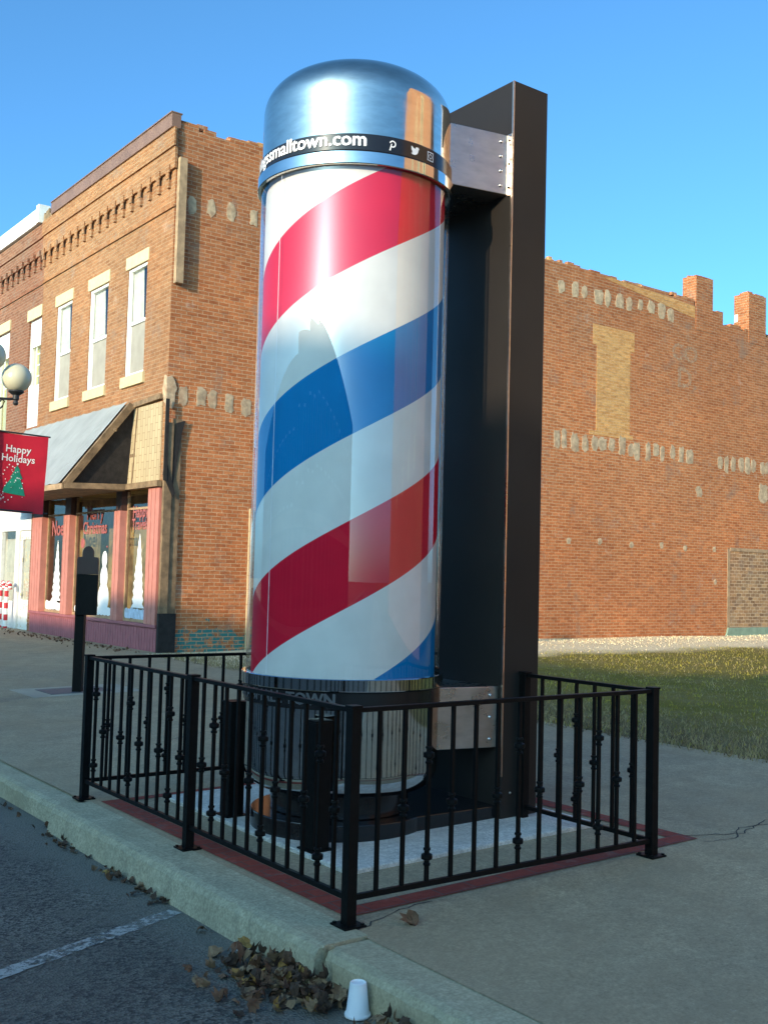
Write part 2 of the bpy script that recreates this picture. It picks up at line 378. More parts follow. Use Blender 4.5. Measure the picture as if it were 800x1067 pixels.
# ------------------------------------------------------------------ text
def text_mesh(body,width=None,size=1.0,off=0.0,shear=0.0,res=3):
    cu=bpy.data.curves.new('t','FONT'); cu.body=body; cu.size=size; cu.offset=off; cu.shear=shear; cu.resolution_u=res
    ob=bpy.data.objects.new('t',cu); COL.objects.link(ob)
    bpy.context.view_layer.update()
    dg=bpy.context.evaluated_depsgraph_get(); me=bpy.data.meshes.new_from_object(ob.evaluated_get(dg))
    vs=[tuple(v.co[:2]) for v in me.vertices]; fs=[tuple(p.vertices) for p in me.polygons]
    COL.objects.unlink(ob); bpy.data.objects.remove(ob); bpy.data.curves.remove(cu); bpy.data.meshes.remove(me)
    x0=min(v[0] for v in vs); x1=max(v[0] for v in vs); k=1.0
    if width: k=width/(x1-x0)
    return [((x-x0)*k,y*k) for x,y in vs],fs,(x1-x0)*k
BOLD=[(0,0),(-.030,0),(.030,0),(0,.018),(0,-.018),(-.024,.014),(.024,-.014),(.02,.02),(-.02,-.02)]
def flat(mb,vs,fs,o,ux,uy,mi=0):
    o=Vector(o);ux=Vector(ux);uy=Vector(uy); mb.add([o+ux*x+uy*y for x,y in vs],fs,mi)

# ------------------------------------------------------------------ ground
def gz(x): return .018*max(0,min(x,4.95))
m=MB(); m.quad((-300,-300,-.17),(400,-300,-.17),(400,400,-.17),(-300,400,-.17)); struct('ground',m,M['lawn'])
m=MB(); m.quad((-21.5,-120,-.15),(-.2,-120,-.15),(-.2,120,-.15),(-21.5,120,-.15)); struct('road',m,M['asphalt'])
m=MB(); m.box(-24,-21.5,-120,120,-.16,0); struct('far_sidewalk',m,M['walk'])
# sidewalk (slopes gently up from the kerb)
m=MB()
YS=[-60,-20,-8,-4,-2,-1,0,1,2,3,4,5,6,8,10,13.16,20,40,90]
xs=[-.02,.5,1.5,3,4.0,4.95]
rng=random.Random(3)
vs=[];fs=[]
for j,y in enumerate(YS):
    for i,x in enumerate(xs): vs.append((x+(0 if i<5 else rng.uniform(-.06,.06)),y,gz(x)))
k=len(xs)
for j in range(len(YS)-1):
    for i in range(k-1): fs.append((j*k+i,j*k+i+1,(j+1)*k+i+1,(j+1)*k+i))
m.add(vs,fs); m.box(4.94,5.6,13.0,60,-.1,.088); struct('sidewalk',m,M['walk'])
# kerb: three cast pieces with irregular arris
def kerb(y0,y1,top,xt,xb,seed):
    rg=random.Random(seed); n=max(2,int((y1-y0)/.06)); m=MB(); vs=[];fs=[]
    for j in range(n+1):
        y=y0+(y1-y0)*j/n; d=rg.uniform(-.006,.006); e=rg.uniform(-.008,.004)
        prof=[(xb,-.2),(xb+.003,-.15),(xt-.028+d,top-.035+e),(xt-.012+d,top-.010),(xt+.02+d,top),(0.0,top+.001),(0.0,-.2)]
        vs+=[(a,y,b) for a,b in prof]
    q=7
    for j in range(n):
        for i in range(q): fs.append((j*q+i,j*q+(i+1)%q,(j+1)*q+(i+1)%q,(j+1)*q+i))
    fs+=[tuple(range(q)),tuple(range(n*q+q-1,n*q-1,-1))]
    m.add(vs,fs); return m
struct('kerb',kerb(-.145,2.83,.002,-.225,-.275,1),M['curb'])
struct('kerb',kerb(2.845,60,-.012,-.17,-.20,2),M['curb'])
struct('kerb',kerb(-60,-.17,-.004,-.20,-.235,3),M['curb'])
# broken rubble where two kerb pieces meet
m=MB(); rg=random.Random(5)
for i in range(26):
    c=Vector((rg.uniform(-.23,-.05),rg.uniform(-.20,-.11),rg.uniform(-.15,-.01))); s=rg.uniform(.008,.024)
    m.add([c+Vector((rg.uniform(-1,1),rg.uniform(-1,1),rg.uniform(-1,1))).normalized()*s for _ in range(5)],[(0,1,2),(0,2,3),(0,3,4),(0,4,1),(1,2,3,4)])
tag(build('concrete_rubble',m,M['curb']),kind='stuff')
# brick border, concrete pad
m=MB()
def gq(x0,x1,y0,y1,h): m.add([(x0,y0,gz(x0)+h),(x1,y0,gz(x1)+h),(x1,y1,gz(x1)+h),(x0,y1,gz(x0)+h)],[(0,1,2,3)])
gq(.055,.175,.20,2.72,.004); gq(.055,2.43,.085,.20,.004); gq(2.31,2.43,.20,2.80,.004); gq(.055,2.31,2.72,2.80,.004)
struct('brick_border',m,M['paver'])
m=MB(); m.prism([(.42,.60,-.1),(2.2,.60,-.1),(2.2,.60,gz(2.2)+.022),(.42,.60,gz(.42)+.022)],(0,2.06,0)); struct('concrete_pad',m,M['pad'],bevel=.008)
# cracks and joints in the sidewalk
def crack(pts,w,seed,name='pavement_crack'):
    rg=random.Random(seed); m=MB(); P=[]
    for a,b in zip(pts[:-1],pts[1:]):
        n=max(2,int(math.dist(a,b)/.05))
        for i in range(n): t=i/n; P.append((a[0]+(b[0]-a[0])*t+rg.uniform(-.012,.012),a[1]+(b[1]-a[1])*t+rg.uniform(-.012,.012)))
    P.append(pts[-1]); vs=[]
    for i,q in enumerate(P):
        a=P[max(0,i-1)];b=P[min(len(P)-1,i+1)]; d=Vector((b[0]-a[0],b[1]-a[1])).normalized(); nrm=Vector((-d.y,d.x)); ww=w*rg.uniform(.3,1.)
        for sg in (-1,1): x=q[0]+nrm.x*ww*sg; y=q[1]+nrm.y*ww*sg; vs.append((x,y,gz(x)+.0025))
    m.add(vs,[(2*i,2*i+1,2*i+3,2*i+2) for i in range(len(P)-1)]); struct(name,m,M['crack'])
crack([(2.44,.16),(2.75,.02),(3.15,.14),(3.6,.02),(4.3,.1),(4.9,.0)],.007,1)
crack([(2.4,.02),(2.62,-.03),(2.85,.12),(3.1,.05)],.005,2)
crack([(-.02,-.08),(.12,-.02),(.3,.05),(.5,.06)],.005,3)
crack([(1.2,4.6),(1.9,5.0),(2.6,4.9),(3.4,5.3)],.006,4)
crack([(.0,6.3),(1.3,6.25),(2.5,6.4),(3.6,6.3),(4.9,6.4)],.006,5)
crack([(.0,10.2),(1.8,10.3),(3.4,10.1),(4.9,10.3)],.008,6)
crack([(3.9,3.2),(3.9,5.6),(3.95,8.0),(3.9,12.)],.006,7)
# parking line
m=MB(); a=Vector((-.30,.99)); b=Vector((-3.6,-.30)); d=(b-a).normalized(); nn=Vector((-d.y,d.x))*.048; rg=random.Random(4)
vs=[];n=90
for i in range(n+1):
    q=a+(b-a)*i/n
    for sg in (-1,1): r=q+nn*sg*rg.uniform(.8,1.08); vs.append((r.x,r.y,-.146))
m.add(vs,[(2*i,2*i+1,2*i+3,2*i+2) for i in range(n)]); struct('parking_line',m,M['marking'])
# vacant lot lawn
def lz(x,y):
    t=max(0,min(1,(y-1)/9)); return .088+.11*t*t*(3-2*t)*max(0,min(1,(x-6)/5))+.018*math.sin(x*1.3)*math.sin(y*.9)*min(1,(x-4.9)/2)
m=MB(); nx,ny=60,60; vs=[];fs=[]
for j in range(ny+1):
    for i in range(nx+1):
        x=4.93+35*(i/nx)**1.5; y=-30+43.4*(j/ny); vs.append((x,y,lz(x,y)))
for j in range(ny):
    for i in range(nx): k=nx+1; fs.append((j*k+i,j*k+i+1,(j+1)*k+i+1,(j+1)*k+i))
m.add(vs,fs,0,True); struct('lawn',m,M['lawn'])
# grass and straw
def blades(name,n,dens,mats,h,w,seed):
    rg=random.Random(seed); m=MB(); c=0
    while c<n:
        x,y,hh,mi=dens(rg)
        if x is None: continue
        a=rg.uniform(0,6.28); z=lz(x,y); le=rg.uniform(.5,1.1)*hh; t=rg.uniform(.2,1.3); dx,dy=math.cos(a)*w,math.sin(a)*w
        b=rg.uniform(0,6.28); tx,ty=math.cos(b)*math.sin(t)*le,math.sin(b)*math.sin(t)*le; tz=math.cos(t)*le
        m.add([(x-dx,y-dy,z-.003),(x+dx,y+dy,z-.003),(x+tx,y+ty,z+max(tz,.008))],[(0,1,2)],mi); c+=1
    return tag(build(name,m,mats,recalc=False),kind='stuff')
def dn(rg):
    x=4.95+14*rg.random()**1.6; y=rg.uniform(-1.5,12.9)
    if x<6.4 and rg.random()<.55 and x<4.95+1.5: return x,y,.05,1
    
    if y>9.9+.4*math.sin(x*1.7) and rg.random()<.93: return None,0,0,0
    return x,y,.045,(1 if rg.random()<.36+.25*math.sin(x*2.1+y)*math.sin(y*1.3) else 0)
blades('grass',34000,dn,[M['grass1'],M['grass2']],.06,.006,11)
def dw(rg):
    return 8.5+14*rg.random(),13.1-abs(rg.gauss(0,1.3)),.035,0
blades('straw',3000,dw,[M['straw_pale']],.03,.014,13)
def ds(rg):
    x=4.80+abs(rg.gauss(0,.8)); y=rg.uniform(-1.5,12.6)
    return x,y,.08,rg.choice([0,0,1])
blades('straw',11000,ds,[M['grass2'],M['thatch']],.08,.005,12)

# ------------------------------------------------------------------ leaves
def leaf_geo(rg,size):
    out=[]; lob=[(0,1.),(.35,.70),(.62,.88),(1.0,.60),(1.35,.72),(1.9,.52),(2.5,.5),(3.14,.38)]
    pts=[(a,r) for a,r in lob]+[(-a,r) for a,r in lob[-2:0:-1]]
    curl=rg.uniform(.3,2.6); tw=rg.uniform(-1,1); vs=[(0,0,0)]; fs=[]
    for ring in (.5,1.):
        for a,r in pts:
            rr=r*size*ring*rg.uniform(.85,1.15); x=rr*math.cos(a); y=rr*math.sin(a)
            z=curl*(y*y)/size*.9+tw*x*y/size*.6+.25*curl*x*x/size+rg.uniform(-.13,.13)*size
            vs.append((x,y,z))
    n=len(pts)
    for i in range(n):
        j=(i+1)%n; fs.append((0,1+i,1+j)); fs.append((1+i,1+n+i,1+n+j,1+j))
    st=len(vs); vs+=[(-.28*size,.012*size,0),(-.28*size,-.012*size,0),(-.75*size,0,.1*size)]; fs.append((st,st+1,st+2))
    return vs,fs
def put_leaf(mb,rg,pos,size,mi,tilt=.5):
    vs,fs=leaf_geo(rg,size)
    mat=Matrix.Translation(pos)@Matrix.Rotation(rg.uniform(0,6.28),4,'Z')@Matrix.Rotation(rg.uniform(-tilt,tilt),4,'X')@Matrix.Rotation(rg.uniform(-tilt,tilt)+(math.pi if rg.random()<.35 else 0),4,'Y')
    v2=[mat@Vector(v) for v in vs]; zm=min(v.z for v in v2)
    if zm<pos[2]-.004: v2=[v+Vector((0,0,pos[2]-.004-zm)) for v in v2]
    mb.add(v2,fs,mi,True)
rg=random.Random(21); m=MB()
for i in range(440):
    t=rg.random(); y=.22-1.35*t+rg.gauss(0,.06); 
    wdt=.20*(1-.35*t); x=-.25-abs(rg.gauss(0,.13))*(.6+wdt*3)
    d=max(0,1-(-.25-x)/.28); h=rg.random()*.050*d*(1 if -.75<y<.1 else .45)
    x=min(x,-.262)
    if -.62<y<-.40 and x<-.22: continue
    put_leaf(m,rg,(x,y,-.147+h),rg.uniform(.022,.05),rg.choices([0,1,2,3],[5,4.5,4,1.2])[0],.7)
tag(build('leaf_pile',m,LEAFS,recalc=False),kind='stuff')
m=MB()
for i in range(95):
    y=rg.choice([rg.uniform(.5,7),rg.gauss(2.45,.18),rg.gauss(1.65,.1),rg.gauss(1.25,.12)]); x=-.275-abs(rg.gauss(0,.05)); 
    if y>2.9: x+=.06
    put_leaf(m,rg,(x,y,-.147+.004),rg.uniform(.008,.034),rg.choices([0,1,2,3],[4,2,6,.3])[0],.8)
for i in range(160):
    y=rg.uniform(13.2,20); x=5.0-abs(rg.gauss(0,.22)); put_leaf(m,rg,(x,y,.092),rg.uniform(.015,.045),rg.choices([0,1,2],[4,3,2])[0],.8)
tag(build('leaf_litter',m,LEAFS,recalc=False),kind='stuff')
singles=[((.235,-.134,.006),.06,0,'curled reddish brown leaf lying alone on sidewalk in front of the railing'),
((-.285,.36,-.125),.06,3,'large yellow leaf leaning on the kerb above the leaf pile'),
((-.345,.656,-.147),.04,0,'small reddish leaf lying on bare asphalt away from the kerb'),
((-.295,1.421,-.147),.055,1,'tan leaf in gutter nearest the middle railing post'),
((-.285,1.16,-.147),.05,0,'brown leaf standing on edge against the kerb face'),
((-.32,.06,-.105),.05,1,'pale tan curled leaf on top of the leaf pile'),
((-.43,.36,-.147),.055,1,'pale leaf at the left tip of the leaf pile'),
((-.40,.22,-.13),.06,0,'rust red leaf at the left side of the pile'),
((-.30,2.45,-.147),.05,2,'dark leaf clump in gutter near the far railing post')]
for p,s,mi,lb in singles:
    m=MB(); put_leaf(m,rg,p,s,mi,.55); tag(build('dry_leaf',m,LEAFS,origin=p,recalc=False),lb,'leaf','loose leaves around the kerb')
m=MB(); m.add([(-.32,.36,-.1455),(-.315,.375,-.1455),(-.235,.33,-.144),(-.24,.315,-.144)],[(0,1,2,3)])
tag(build('paper_scrap',m,M['white'],origin=(-.278,.351,-.146)),'thin white paper scrap on asphalt left of the leaf pile','litter')
# foam cup, upside down
c=(-.282,-.472,-.148)
cup=thing('foam_cup',c,'white foam cup standing upside down beside the leaf pile','cup')
m=MB(); m.lathe([(.0435,0.002),(.046,.004),(.0465,.012),(.044,.016),(.0425,.018),(.031,.118),(.030,.122),(.027,.124),(.0265,.118),(.0001,.117)],c,40); build('cup_body',m,M['cup'],cup)
m=MB(); 
prof=[(.046+.003*math.cos(t),.008+.006*math.sin(t)) for t in [i*math.pi/6 for i in range(13)]]
m.lathe(prof,c,40); build('rolled_rim',m,M['cup'],cup)

# ------------------------------------------------------------------ barber pole
PX,PY=.965,1.49; PC=(PX,PY,0)
pole=thing('barber_pole',(PX,PY,.04),'giant red white and blue barber pole with chrome caps on black pillar','barber pole')
ORGP=(PX,PY,0)
S=.914
def prof_close(r,z0,z1,e=.006):
    return [(r-.02,z0),(r-e,z0),(r,z0+e),(r,z1-e),(r-e,z1),(r-.02,z1)]
# base plate: disc joined to the pillar foot
m=MB(); rb=.51; pts=[]
for i in range(61):
    a=R(65)+R(230)*i/60; pts.append((PX+rb*math.cos(a),PY+rb*math.sin(a)))
ya,yb=1.02,1.96
bp=[(x,y) for x,y in pts]+[(1.50,ya-.0),(2.03,ya),(2.03,yb),(1.50,yb)]
bpo=[(x,y,.025) for x,y in bp]
m.prism(bpo,(0,0,.10)); build('base_plate',m,M['black_gloss'],pole,origin=ORGP,bevel=.006)
m=MB(); m.lathe([(.40,.13),(.40,.27)],PC,64); build('neck',m,M['black_gloss'],pole,origin=ORGP)
# lower chrome tank
zt=.74
prof=[(.05,.250),(.34,.253)]
for i in range(0,17):
    a=R(-80+80*i/16); prof.append((.565-.13+.13*math.cos(a),.385+.13*math.sin(a)))
prof+=[(.565,zt)]
m=MB(); m.lathe(prof,PC,128); build('lower_cap',m,M['chrome'],pole,origin=ORGP)
m=MB(); m.lathe(prof_close(.572,.738,.838),PC,128); lb=build('lower_name_band',m,M['black_gloss'],pole,origin=ORGP)
m=MB(); m.lathe(prof_close(.588,.84,.906,.004),PC,128); build('lower_ring',m,M['chrome'],pole,origin=ORGP)
m=MB(); m.lathe([(.535,.85),(.535,3.76)],PC,128); build('striped_cylinder',m,M['stripes'],pole,origin=ORGP)
m=MB(); m.lathe([(.565,.90),(.565,3.725)],PC,160); tb=build('clear_tube',m,M['acrylic'],pole,origin=ORGP,recalc=False)
m=MB()
for az in (187,):
    a=R(az); x,y=PX+.562*math.cos(a),PY+.562*math.sin(a); m.bar((x,y,.91),(x,y,3.715),.003,.002,up=(math.cos(a),math.sin(a),0))
build('tube_seam',m,M['letter_white'],pole,origin=ORGP)
m=MB(); m.lathe(prof_close(.588,3.718,3.79,.004),PC,128); build('upper_ring',m,M['chrome'],pole,origin=ORGP)
m=MB(); m.lathe(prof_close(.574,3.796,3.892,.004),PC,128); ub=build('upper_name_band',m,M['black_gloss'],pole,origin=ORGP)
# dome
zd=4.165; hd=.30; prof=[(.55,3.78),(.569,3.792),(.569,3.80),(.564,3.892),(.564,zd)]
for i in range(1,25):
    t=(math.pi/2)*i/24; e=2/2.35; prof.append((max(.564*abs(math.cos(t))**e,1e-4) if i<24 else 1e-4,zd+hd*abs(math.sin(t))**e))
m=MB(); m.lathe(prof,PC,128); build('dome_cap',m,M['dome'],pole,origin=ORGP)
# writing wrapped round the bands
def wrap(vs,fs,az_start,zb,r,mi=0,mb=None):
    mb.add([(PX+r*math.cos(az_start+x/r),PY+r*math.sin(az_start+x/r),zb+y) for x,y in vs],fs,mi)
full,ff,wf=text_mesh('bigthingssmalltown.com',None,1,0); suf,_,ws=text_mesh('.com',None,1,0)
arc=.205; k=arc/ws; rad=.577
vs=[(x*k,y*k) for x,y in full]; az_end=R(240.2)
m=MB()
for i,(bx_,bz_) in enumerate(BOLD): wrap([(x+bx_*k,y+bz_*k) for x,y in vs],ff,az_end-wf*k/rad,3.822,rad+.0002*i,0,m)
build('web_address',m,M['letter_white'],ub,origin=ORGP,recalc=False)
m=MB()
def arcring(cx,cz,r0,r1,n=28,a0=0,a1=2*math.pi):
    v=[];f=[]
    for i in range(n+1):
        a=a0+(a1-a0)*i/n
        v+=[(cx+r0*math.cos(a),cz+r0*math.sin(a)),(cx+r1*math.cos(a),cz+r1*math.sin(a))]
    for i in range(n): f.append((2*i,2*i+1,2*i+3,2*i+2))
    return v,f
v,f=arcring(.002,.008,.013,.020,18,-2.0,2.9); wrap(v,f,R(255),3.842,rad,0,m)
wrap([(-.008,.008),(-.001,.009),(-.010,-.030),(-.018,-.030)],[(0,1,2,3)],R(255),3.842,rad+.0003,0,m); build('band_icon',m,M['letter_white'],ub,origin=ORGP,recalc=False); m=MB()
bird=[(-.030,-.016),(-.018,-.022),(-.002,-.022),(.012,-.015),(.020,-.003),(.022,.010),(.029,.018),(.021,.019),(.026,.026),(.017,.023),(.008,.026),(.001,.020),(.000,.012),(-.014,.016),(-.026,.026),(-.029,.016),(-.024,.009),(-.029,.010),(-.026,.001),(-.020,-.003),(-.024,-.004),(-.017,-.011)]
wrap(bird,[tuple(range(len(bird)))],R(269.7),3.842,rad,0,m); build('band_icon',m,M['letter_white'],ub,origin=ORGP,recalc=False); m=MB()
for v,f in (arcring(0,0,.010,.014,20),): wrap(v,f,R(281.5),3.844,rad,0,m)
sq=[(-.026,-.026),(.026,-.026),(.026,.026),(-.026,.026)]; sq2=[(x*.8,y*.8) for x,y in sq]
wrap(sq+sq2,[(i,(i+1)%4,(i+1)%4+4,i+4) for i in range(4)],R(281.5),3.844,rad,0,m)
build('band_icon',m,M['letter_white'],ub,origin=ORGP,recalc=False)
lo,lf,wl=text_mesh('BIG THINGS IN A SMALL TOWN',None,1,0); su,_,w2=text_mesh('SMALL TOWN',None,1,0)
k=.56/w2; rad2=.575
m=MB()
for i,(bx_,bz_) in enumerate(BOLD): wrap([((x+bx_)*k,(y+bz_)*k) for x,y in lo],lf,R(231.8)-wl*k/rad2,.766,rad2+.0002*i,0,m)
build('slogan',m,M['letter_grey'],lb,origin=ORGP,recalc=False)
# pillar
x0,x1,y0,y1,zp=1.767,2.057,.981,1.999,4.52
m=MB(); m.box(x0,x1,y0,y1,.03,zp); pil=build('support_pillar',m,M['pillar'],pole,origin=ORGP,bevel=.003)
m=MB(); m.box(x0-.004,x0+.006,y0-.004,y0+.008,.3,zp-.002); build('edge_trim',m,M['bracket'],pil,origin=ORGP)
for (x,z) in ((1.86,.74),(1.84,.20),(1.97,.20),(1.98,.74)): m=MB(); m.sphere((x,y0-.001,z),.008,10,6); build('bolt',m,M['bracket'],pil,origin=ORGP)
def bracket(z0,z1,flange):
    m=MB(); pts=[(x0+.001,1.022,z0),(1.375,1.105,z0),(1.30,1.18,z0),(1.30,1.80,z0),(1.375,1.875,z0),(x0+.001,1.958,z0)]
    m.prism(pts,(0,0,z1-z0)); b=build('bracket',m,M['bracket'],pole,origin=ORGP,bevel=.004)
    if flange:
        m=MB(); m.box(x0-.008,x0+.001,.984,1.024,z0-.01,z1+.0); build('flange',m,M['bracket'],b,origin=ORGP)
        m=MB(); m.box(x0-.008,x0+.001,1.956,1.996,z0-.01,z1); build('flange',m,M['bracket'],b,origin=ORGP)
        for i in range(3): m=MB(); m.sphere((x0-.009,1.004,z0+.04+i*(z1-z0-.08)/2),.007,8,6); build('screw',m,M['dark'],b,origin=ORGP)
    for i in range(4 if flange else 3):
        m=MB()
        z=z0+.05+i*(z1-z0-.1)/(3 if flange else 2); x=1.715; m.sphere((x,1.105+(1.022-1.105)*(x-1.375)/(x0-1.375)-.001,z),.011,10,6); build('rivet',m,M['alu'],b,origin=ORGP)
bracket(3.812,4.186,True); bracket(.467,.825,False)

# ------------------------------------------------------------------ railing
LX,LY,HP=1.93,2.944,.914
rail=thing('metal_railing',(0,0,0),'black iron railing with knuckled balusters round the barber pole','railing')
ZB,ZT=.115,.893
def post(x,y,top=HP,b=True):
    z=gz(x); m=MB(); m.box(x-.024,x+.024,y-.024,y+.024,z,top-.012); m.box(x-.028,x+.028,y-.028,y+.028,top-.012,top)
    p=build('post',m,M['dark'],rail,origin=(x,y,z),bevel=.002)
    m=MB(); m.box(x-.055,x+.055,y-.055,y+.055,z-.001,z+.010)
    for sx in (-1,1):
        for sy in (-1,1): m.lathe([(.009,.010),(.009,.017),(.0001,.017)],(x+.042*sx,y+.042*sy,z),8)
    build('base_plate',m,M['dark'],p,origin=(x,y,z))
for q in ((0,0),(0,LY/2+.01),(0,LY),(LX,0),(LX,LY),(LX*.995,y1+.03),(LX*.995,y0-.03)):
    post(*q)
# baluster meshes (shared)
def bal_mesh():
    m=MB(); m.box(-.008,.008,-.008,.008,ZB,ZT); return m
bal0=None; kn0=None
def knuckle_mb():
    m=MB(); m.lathe([(.008,-.040),(.016,-.038),(.017,-.030),(.012,-.025),(.012,-.016),(.025,-.010),(.026,0),(.025,.010),(.012,.016),(.012,.025),(.017,.030),(.016,.038),(.008,.040)],(0,0,0),14); return m
def baluster(x,y,kind):
    global bal0,kn0
    if bal0 is None: b=bal0=build('baluster',bal_mesh(),M['dark'],rail,origin=(0,0,0)); 
    else: b=bal0.copy(); COL.objects.link(b); b.parent=rail
    b.location=(x,y,0)
    H=ZT-ZB
    for zz in {'n':[], 'm':[ZB+.44*H], 't':[ZB+.72*H,ZB+.15*H]}[kind]:
        if kn0 is None:
            kn0=build('knuckle',knuckle_mb(),M['dark'],b,origin=(0,0,0))
            kn=kn0
        else: kn=kn0.copy(); COL.objects.link(kn); kn.parent=b
        kn.location=(0,0,zz)
def panel(p,q,kinds):
    p=Vector((*p,0));q=Vector((*q,0)); 
    m=MB(); m.bar(p+Vector((0,0,ZT)),q+Vector((0,0,ZT)),.030,.020); build('top_rail',m,M['dark'],rail,bevel=.002)
    m=MB(); m.bar(p+Vector((0,0,ZB)),q+Vector((0,0,ZB)),.022,.024); build('bottom_rail',m,M['dark'],rail,bevel=.002)
    n=len(kinds)
    for i,k in enumerate(kinds):
        t=(i+1)/(n+1); r=p+(q-p)*t; baluster(r.x,r.y,k)
panel((0,0),(LX,0),'nmtmnmtmnmtmn')
panel((0,LY),(0,LY/2+.01),'tmnmtmnmtm')
panel((0,LY/2+.01),(0,0),'mtmnmtmnmtm')
panel((LX,0),(LX,y0-.03),'mnmtmn')
panel((0,LY),(LX,LY),'mnmtmnmtmnmtm')
panel((LX,LY),(LX,y1+.03),'mnmtmn')
# two black square light bollards inside the railing
for i,(x,y,h,lb_) in enumerate(((.517,1.955,.69,'black square steel bollard inside railing, left of the pole'),(.504,1.027,.70,'black square steel bollard in front of the chrome cap of the pole'))):
    if i==0:
        bo=thing('bollard',(x,y,.031),lb_,'bollard','black bollards inside the railing')
        m=MB(); m.box(x-.052,x+.052,y-.052,y+.052,.031,h); build('bollard_shaft',m,M['dark'],bo,bevel=.004)
        m=MB(); m.box(x-.056,x+.056,y-.056,y+.056,h,h+.012); build('bollard_cap',m,M['dark'],bo,bevel=.003)
        m=MB(); m.box(x-.07,x+.07,y-.07,y+.07,.031,.039); build('foot_plate',m,M['dark'],bo)
    else:
        b2=copy_tree(bo); b2.location=(x,y,.031); b2['label']=lb_

# ------------------------------------------------------------------ sign on post, utility cover
sx,sy=2.10,8.42
sg=thing('park_sign',(sx,sy,gz(sx)),'black post with brown round topped plaque standing before the pink shopfront','sign')
ux=Vector((.80,-.60,0)); nrm=Vector((-.60,-.80,0)); o=Vector((sx-.05,sy+.03,0))
m=MB(); m.bar(o+Vector((0,0,.036)),o+Vector((0,0,1.45)),.105,.105,up=nrm); build('post',m,M['dark'],sg,bevel=.004)
def spt(u,z,d): v=o+ux*u+nrm*d; return (v.x,v.y,z)
m=MB(); m.prism([spt(-.045,.93,.056),spt(.205,.93,.056),spt(.205,1.40,.056),spt(-.045,1.40,.056)],nrm*.03); build('lower_panel',m,M['dark'],sg,bevel=.003)
m=MB(); pts=[(-.045,1.402),(.205,1.402),(.205,1.57),(.195,1.60),(.145,1.605)]
for i in range(13): a=math.pi*i/12; pts.append((.08+.066*math.cos(a),1.64+.09*math.sin(a)))
pts+=[(.015,1.605),(-.035,1.60),(-.045,1.57)]
m.prism([spt(u,z,.056) for u,z in pts],nrm*.03); build('arched_panel',m,M['sign_brown'],sg,bevel=.003)
cv=thing('utility_cover',(2.05,8.62,gz(2.05)),'square iron utility cover set in pale concrete by the black sign post','cover')
def gbox(mb,x0,x1,y0,y1,h): mb.add([(x0,y0,gz(x0)+h),(x1,y0,gz(x1)+h),(x1,y1,gz(x1)+h),(x0,y1,gz(x0)+h),(x0,y0,gz(x0)-.05),(x1,y0,gz(x1)-.05),(x1,y1,gz(x1)-.05),(x0,y1,gz(x0)-.05)],[(0,1,2,3),(0,4,5,1),(1,5,6,2),(2,6,7,3),(3,7,4,0)])
m=MB(); gbox(m,1.45,2.75,8.15,9.05,.003); build('concrete_collar',m,M['coverframe'],cv)
m=MB(); gbox(m,1.7,2.45,8.33,8.88,.007); build('lid',m,M['cover'],cv)

# ------------------------------------------------------------------ street lamp and banner
lx,ly=.77,8.05; lz0=gz(lx)
lamp=thing('street_lamp',(lx,ly,lz0),'street lamp with cream globes on black arms at the left edge','lamp')
def L(z): return (lx,ly,z)
m=MB(); m.lathe([(.17,0),(.17,.12),(.13,.16),(.11,.45),(.075,.55),(.06,.6),(.048,3.3),(.06,3.32),(.05,3.4),(.04,3.55)],(lx,ly,lz0),20); build('lamp_post',m,M['lamp_metal'],lamp)
def globe(c,name='globe'):
    m=MB(); m.sphere(c,.158,32,18); g=build('globe',m,M['globe'],lamp)
    m=MB(); m.lathe([(.02,-.30),(.03,-.28),(.022,-.25),(.035,-.235),(.035,-.19),(.06,-.175),(.085,-.155),(.075,-.13)],c,18); build('globe_fitter',m,M['lamp_metal'],g)
globe((lx,ly,3.74))
for s in (-1,1):
    cx=lx+s*.29; globe((cx,ly,3.53))
    m=MB(); m.tube([(lx,ly,3.30),(lx+s*.1,ly,3.285),(lx+s*.2,ly,3.29),(cx,ly,3.30)],.014,10)
    m.tube([(lx,ly,3.14),(lx+s*.09,ly,3.15),(lx+s*.15,ly,3.20),(lx+s*.17,ly,3.26),(lx+s*.14,ly,3.28),(lx+s*.12,ly,3.25)],.010,8)
    build('arm',m,M['lamp_metal'],lamp)
bn=thing('holiday_banner',(lx+.12,ly,2.05),'red holiday banner with green tree hanging on the lamp post','banner')
bx0,bx1,bz0,bz1=.90,1.43,2.07,2.93
def bp3(u,v):   # u,v in 0..1, hanging cloth with a light curl
    x=bx0+(bx1-bx0)*u-.05*(1-v)*.6; y=ly+.03*math.sin(u*3.4+v*1.2)*(1-.6*v)-.02*u+.012*math.sin(v*7+u*5)*(1-v)
    z=bz0+(bz1-bz0)*v-.02*math.sin(u*3.1)*v*.5-.02*u; return Vector((x,y,z))
nu,nv=26,36; vs=[bp3(i/nu,j/nv) for j in range(nv+1) for i in range(nu+1)]
m=MB(); m.add(vs,[(j*(nu+1)+i,j*(nu+1)+i+1,(j+1)*(nu+1)+i+1,(j+1)*(nu+1)+i) for j in range(nv) for i in range(nu)],0,True); clo=build('cloth',m,M['banner'],bn,recalc=False)
def onb(mb,vs,fs,mi=0,d=.004): mb.add([bp3(u,v)+Vector((0,-d,0)) for u,v in vs],fs,mi)
bw,bh=bx1-bx0,bz1-bz0
for body,u0,v0,w in (('Happy',.17,.765,.50),('Holidays',.10,.645,.66)):
    v,f,wd=text_mesh(body,w*bw,1,.012); m=MB(); onb(m,[(u0+x/bw,v0+y*1.05/bh) for x,y in v],f); build('greeting',m,M['banner_white'],clo,recalc=False)
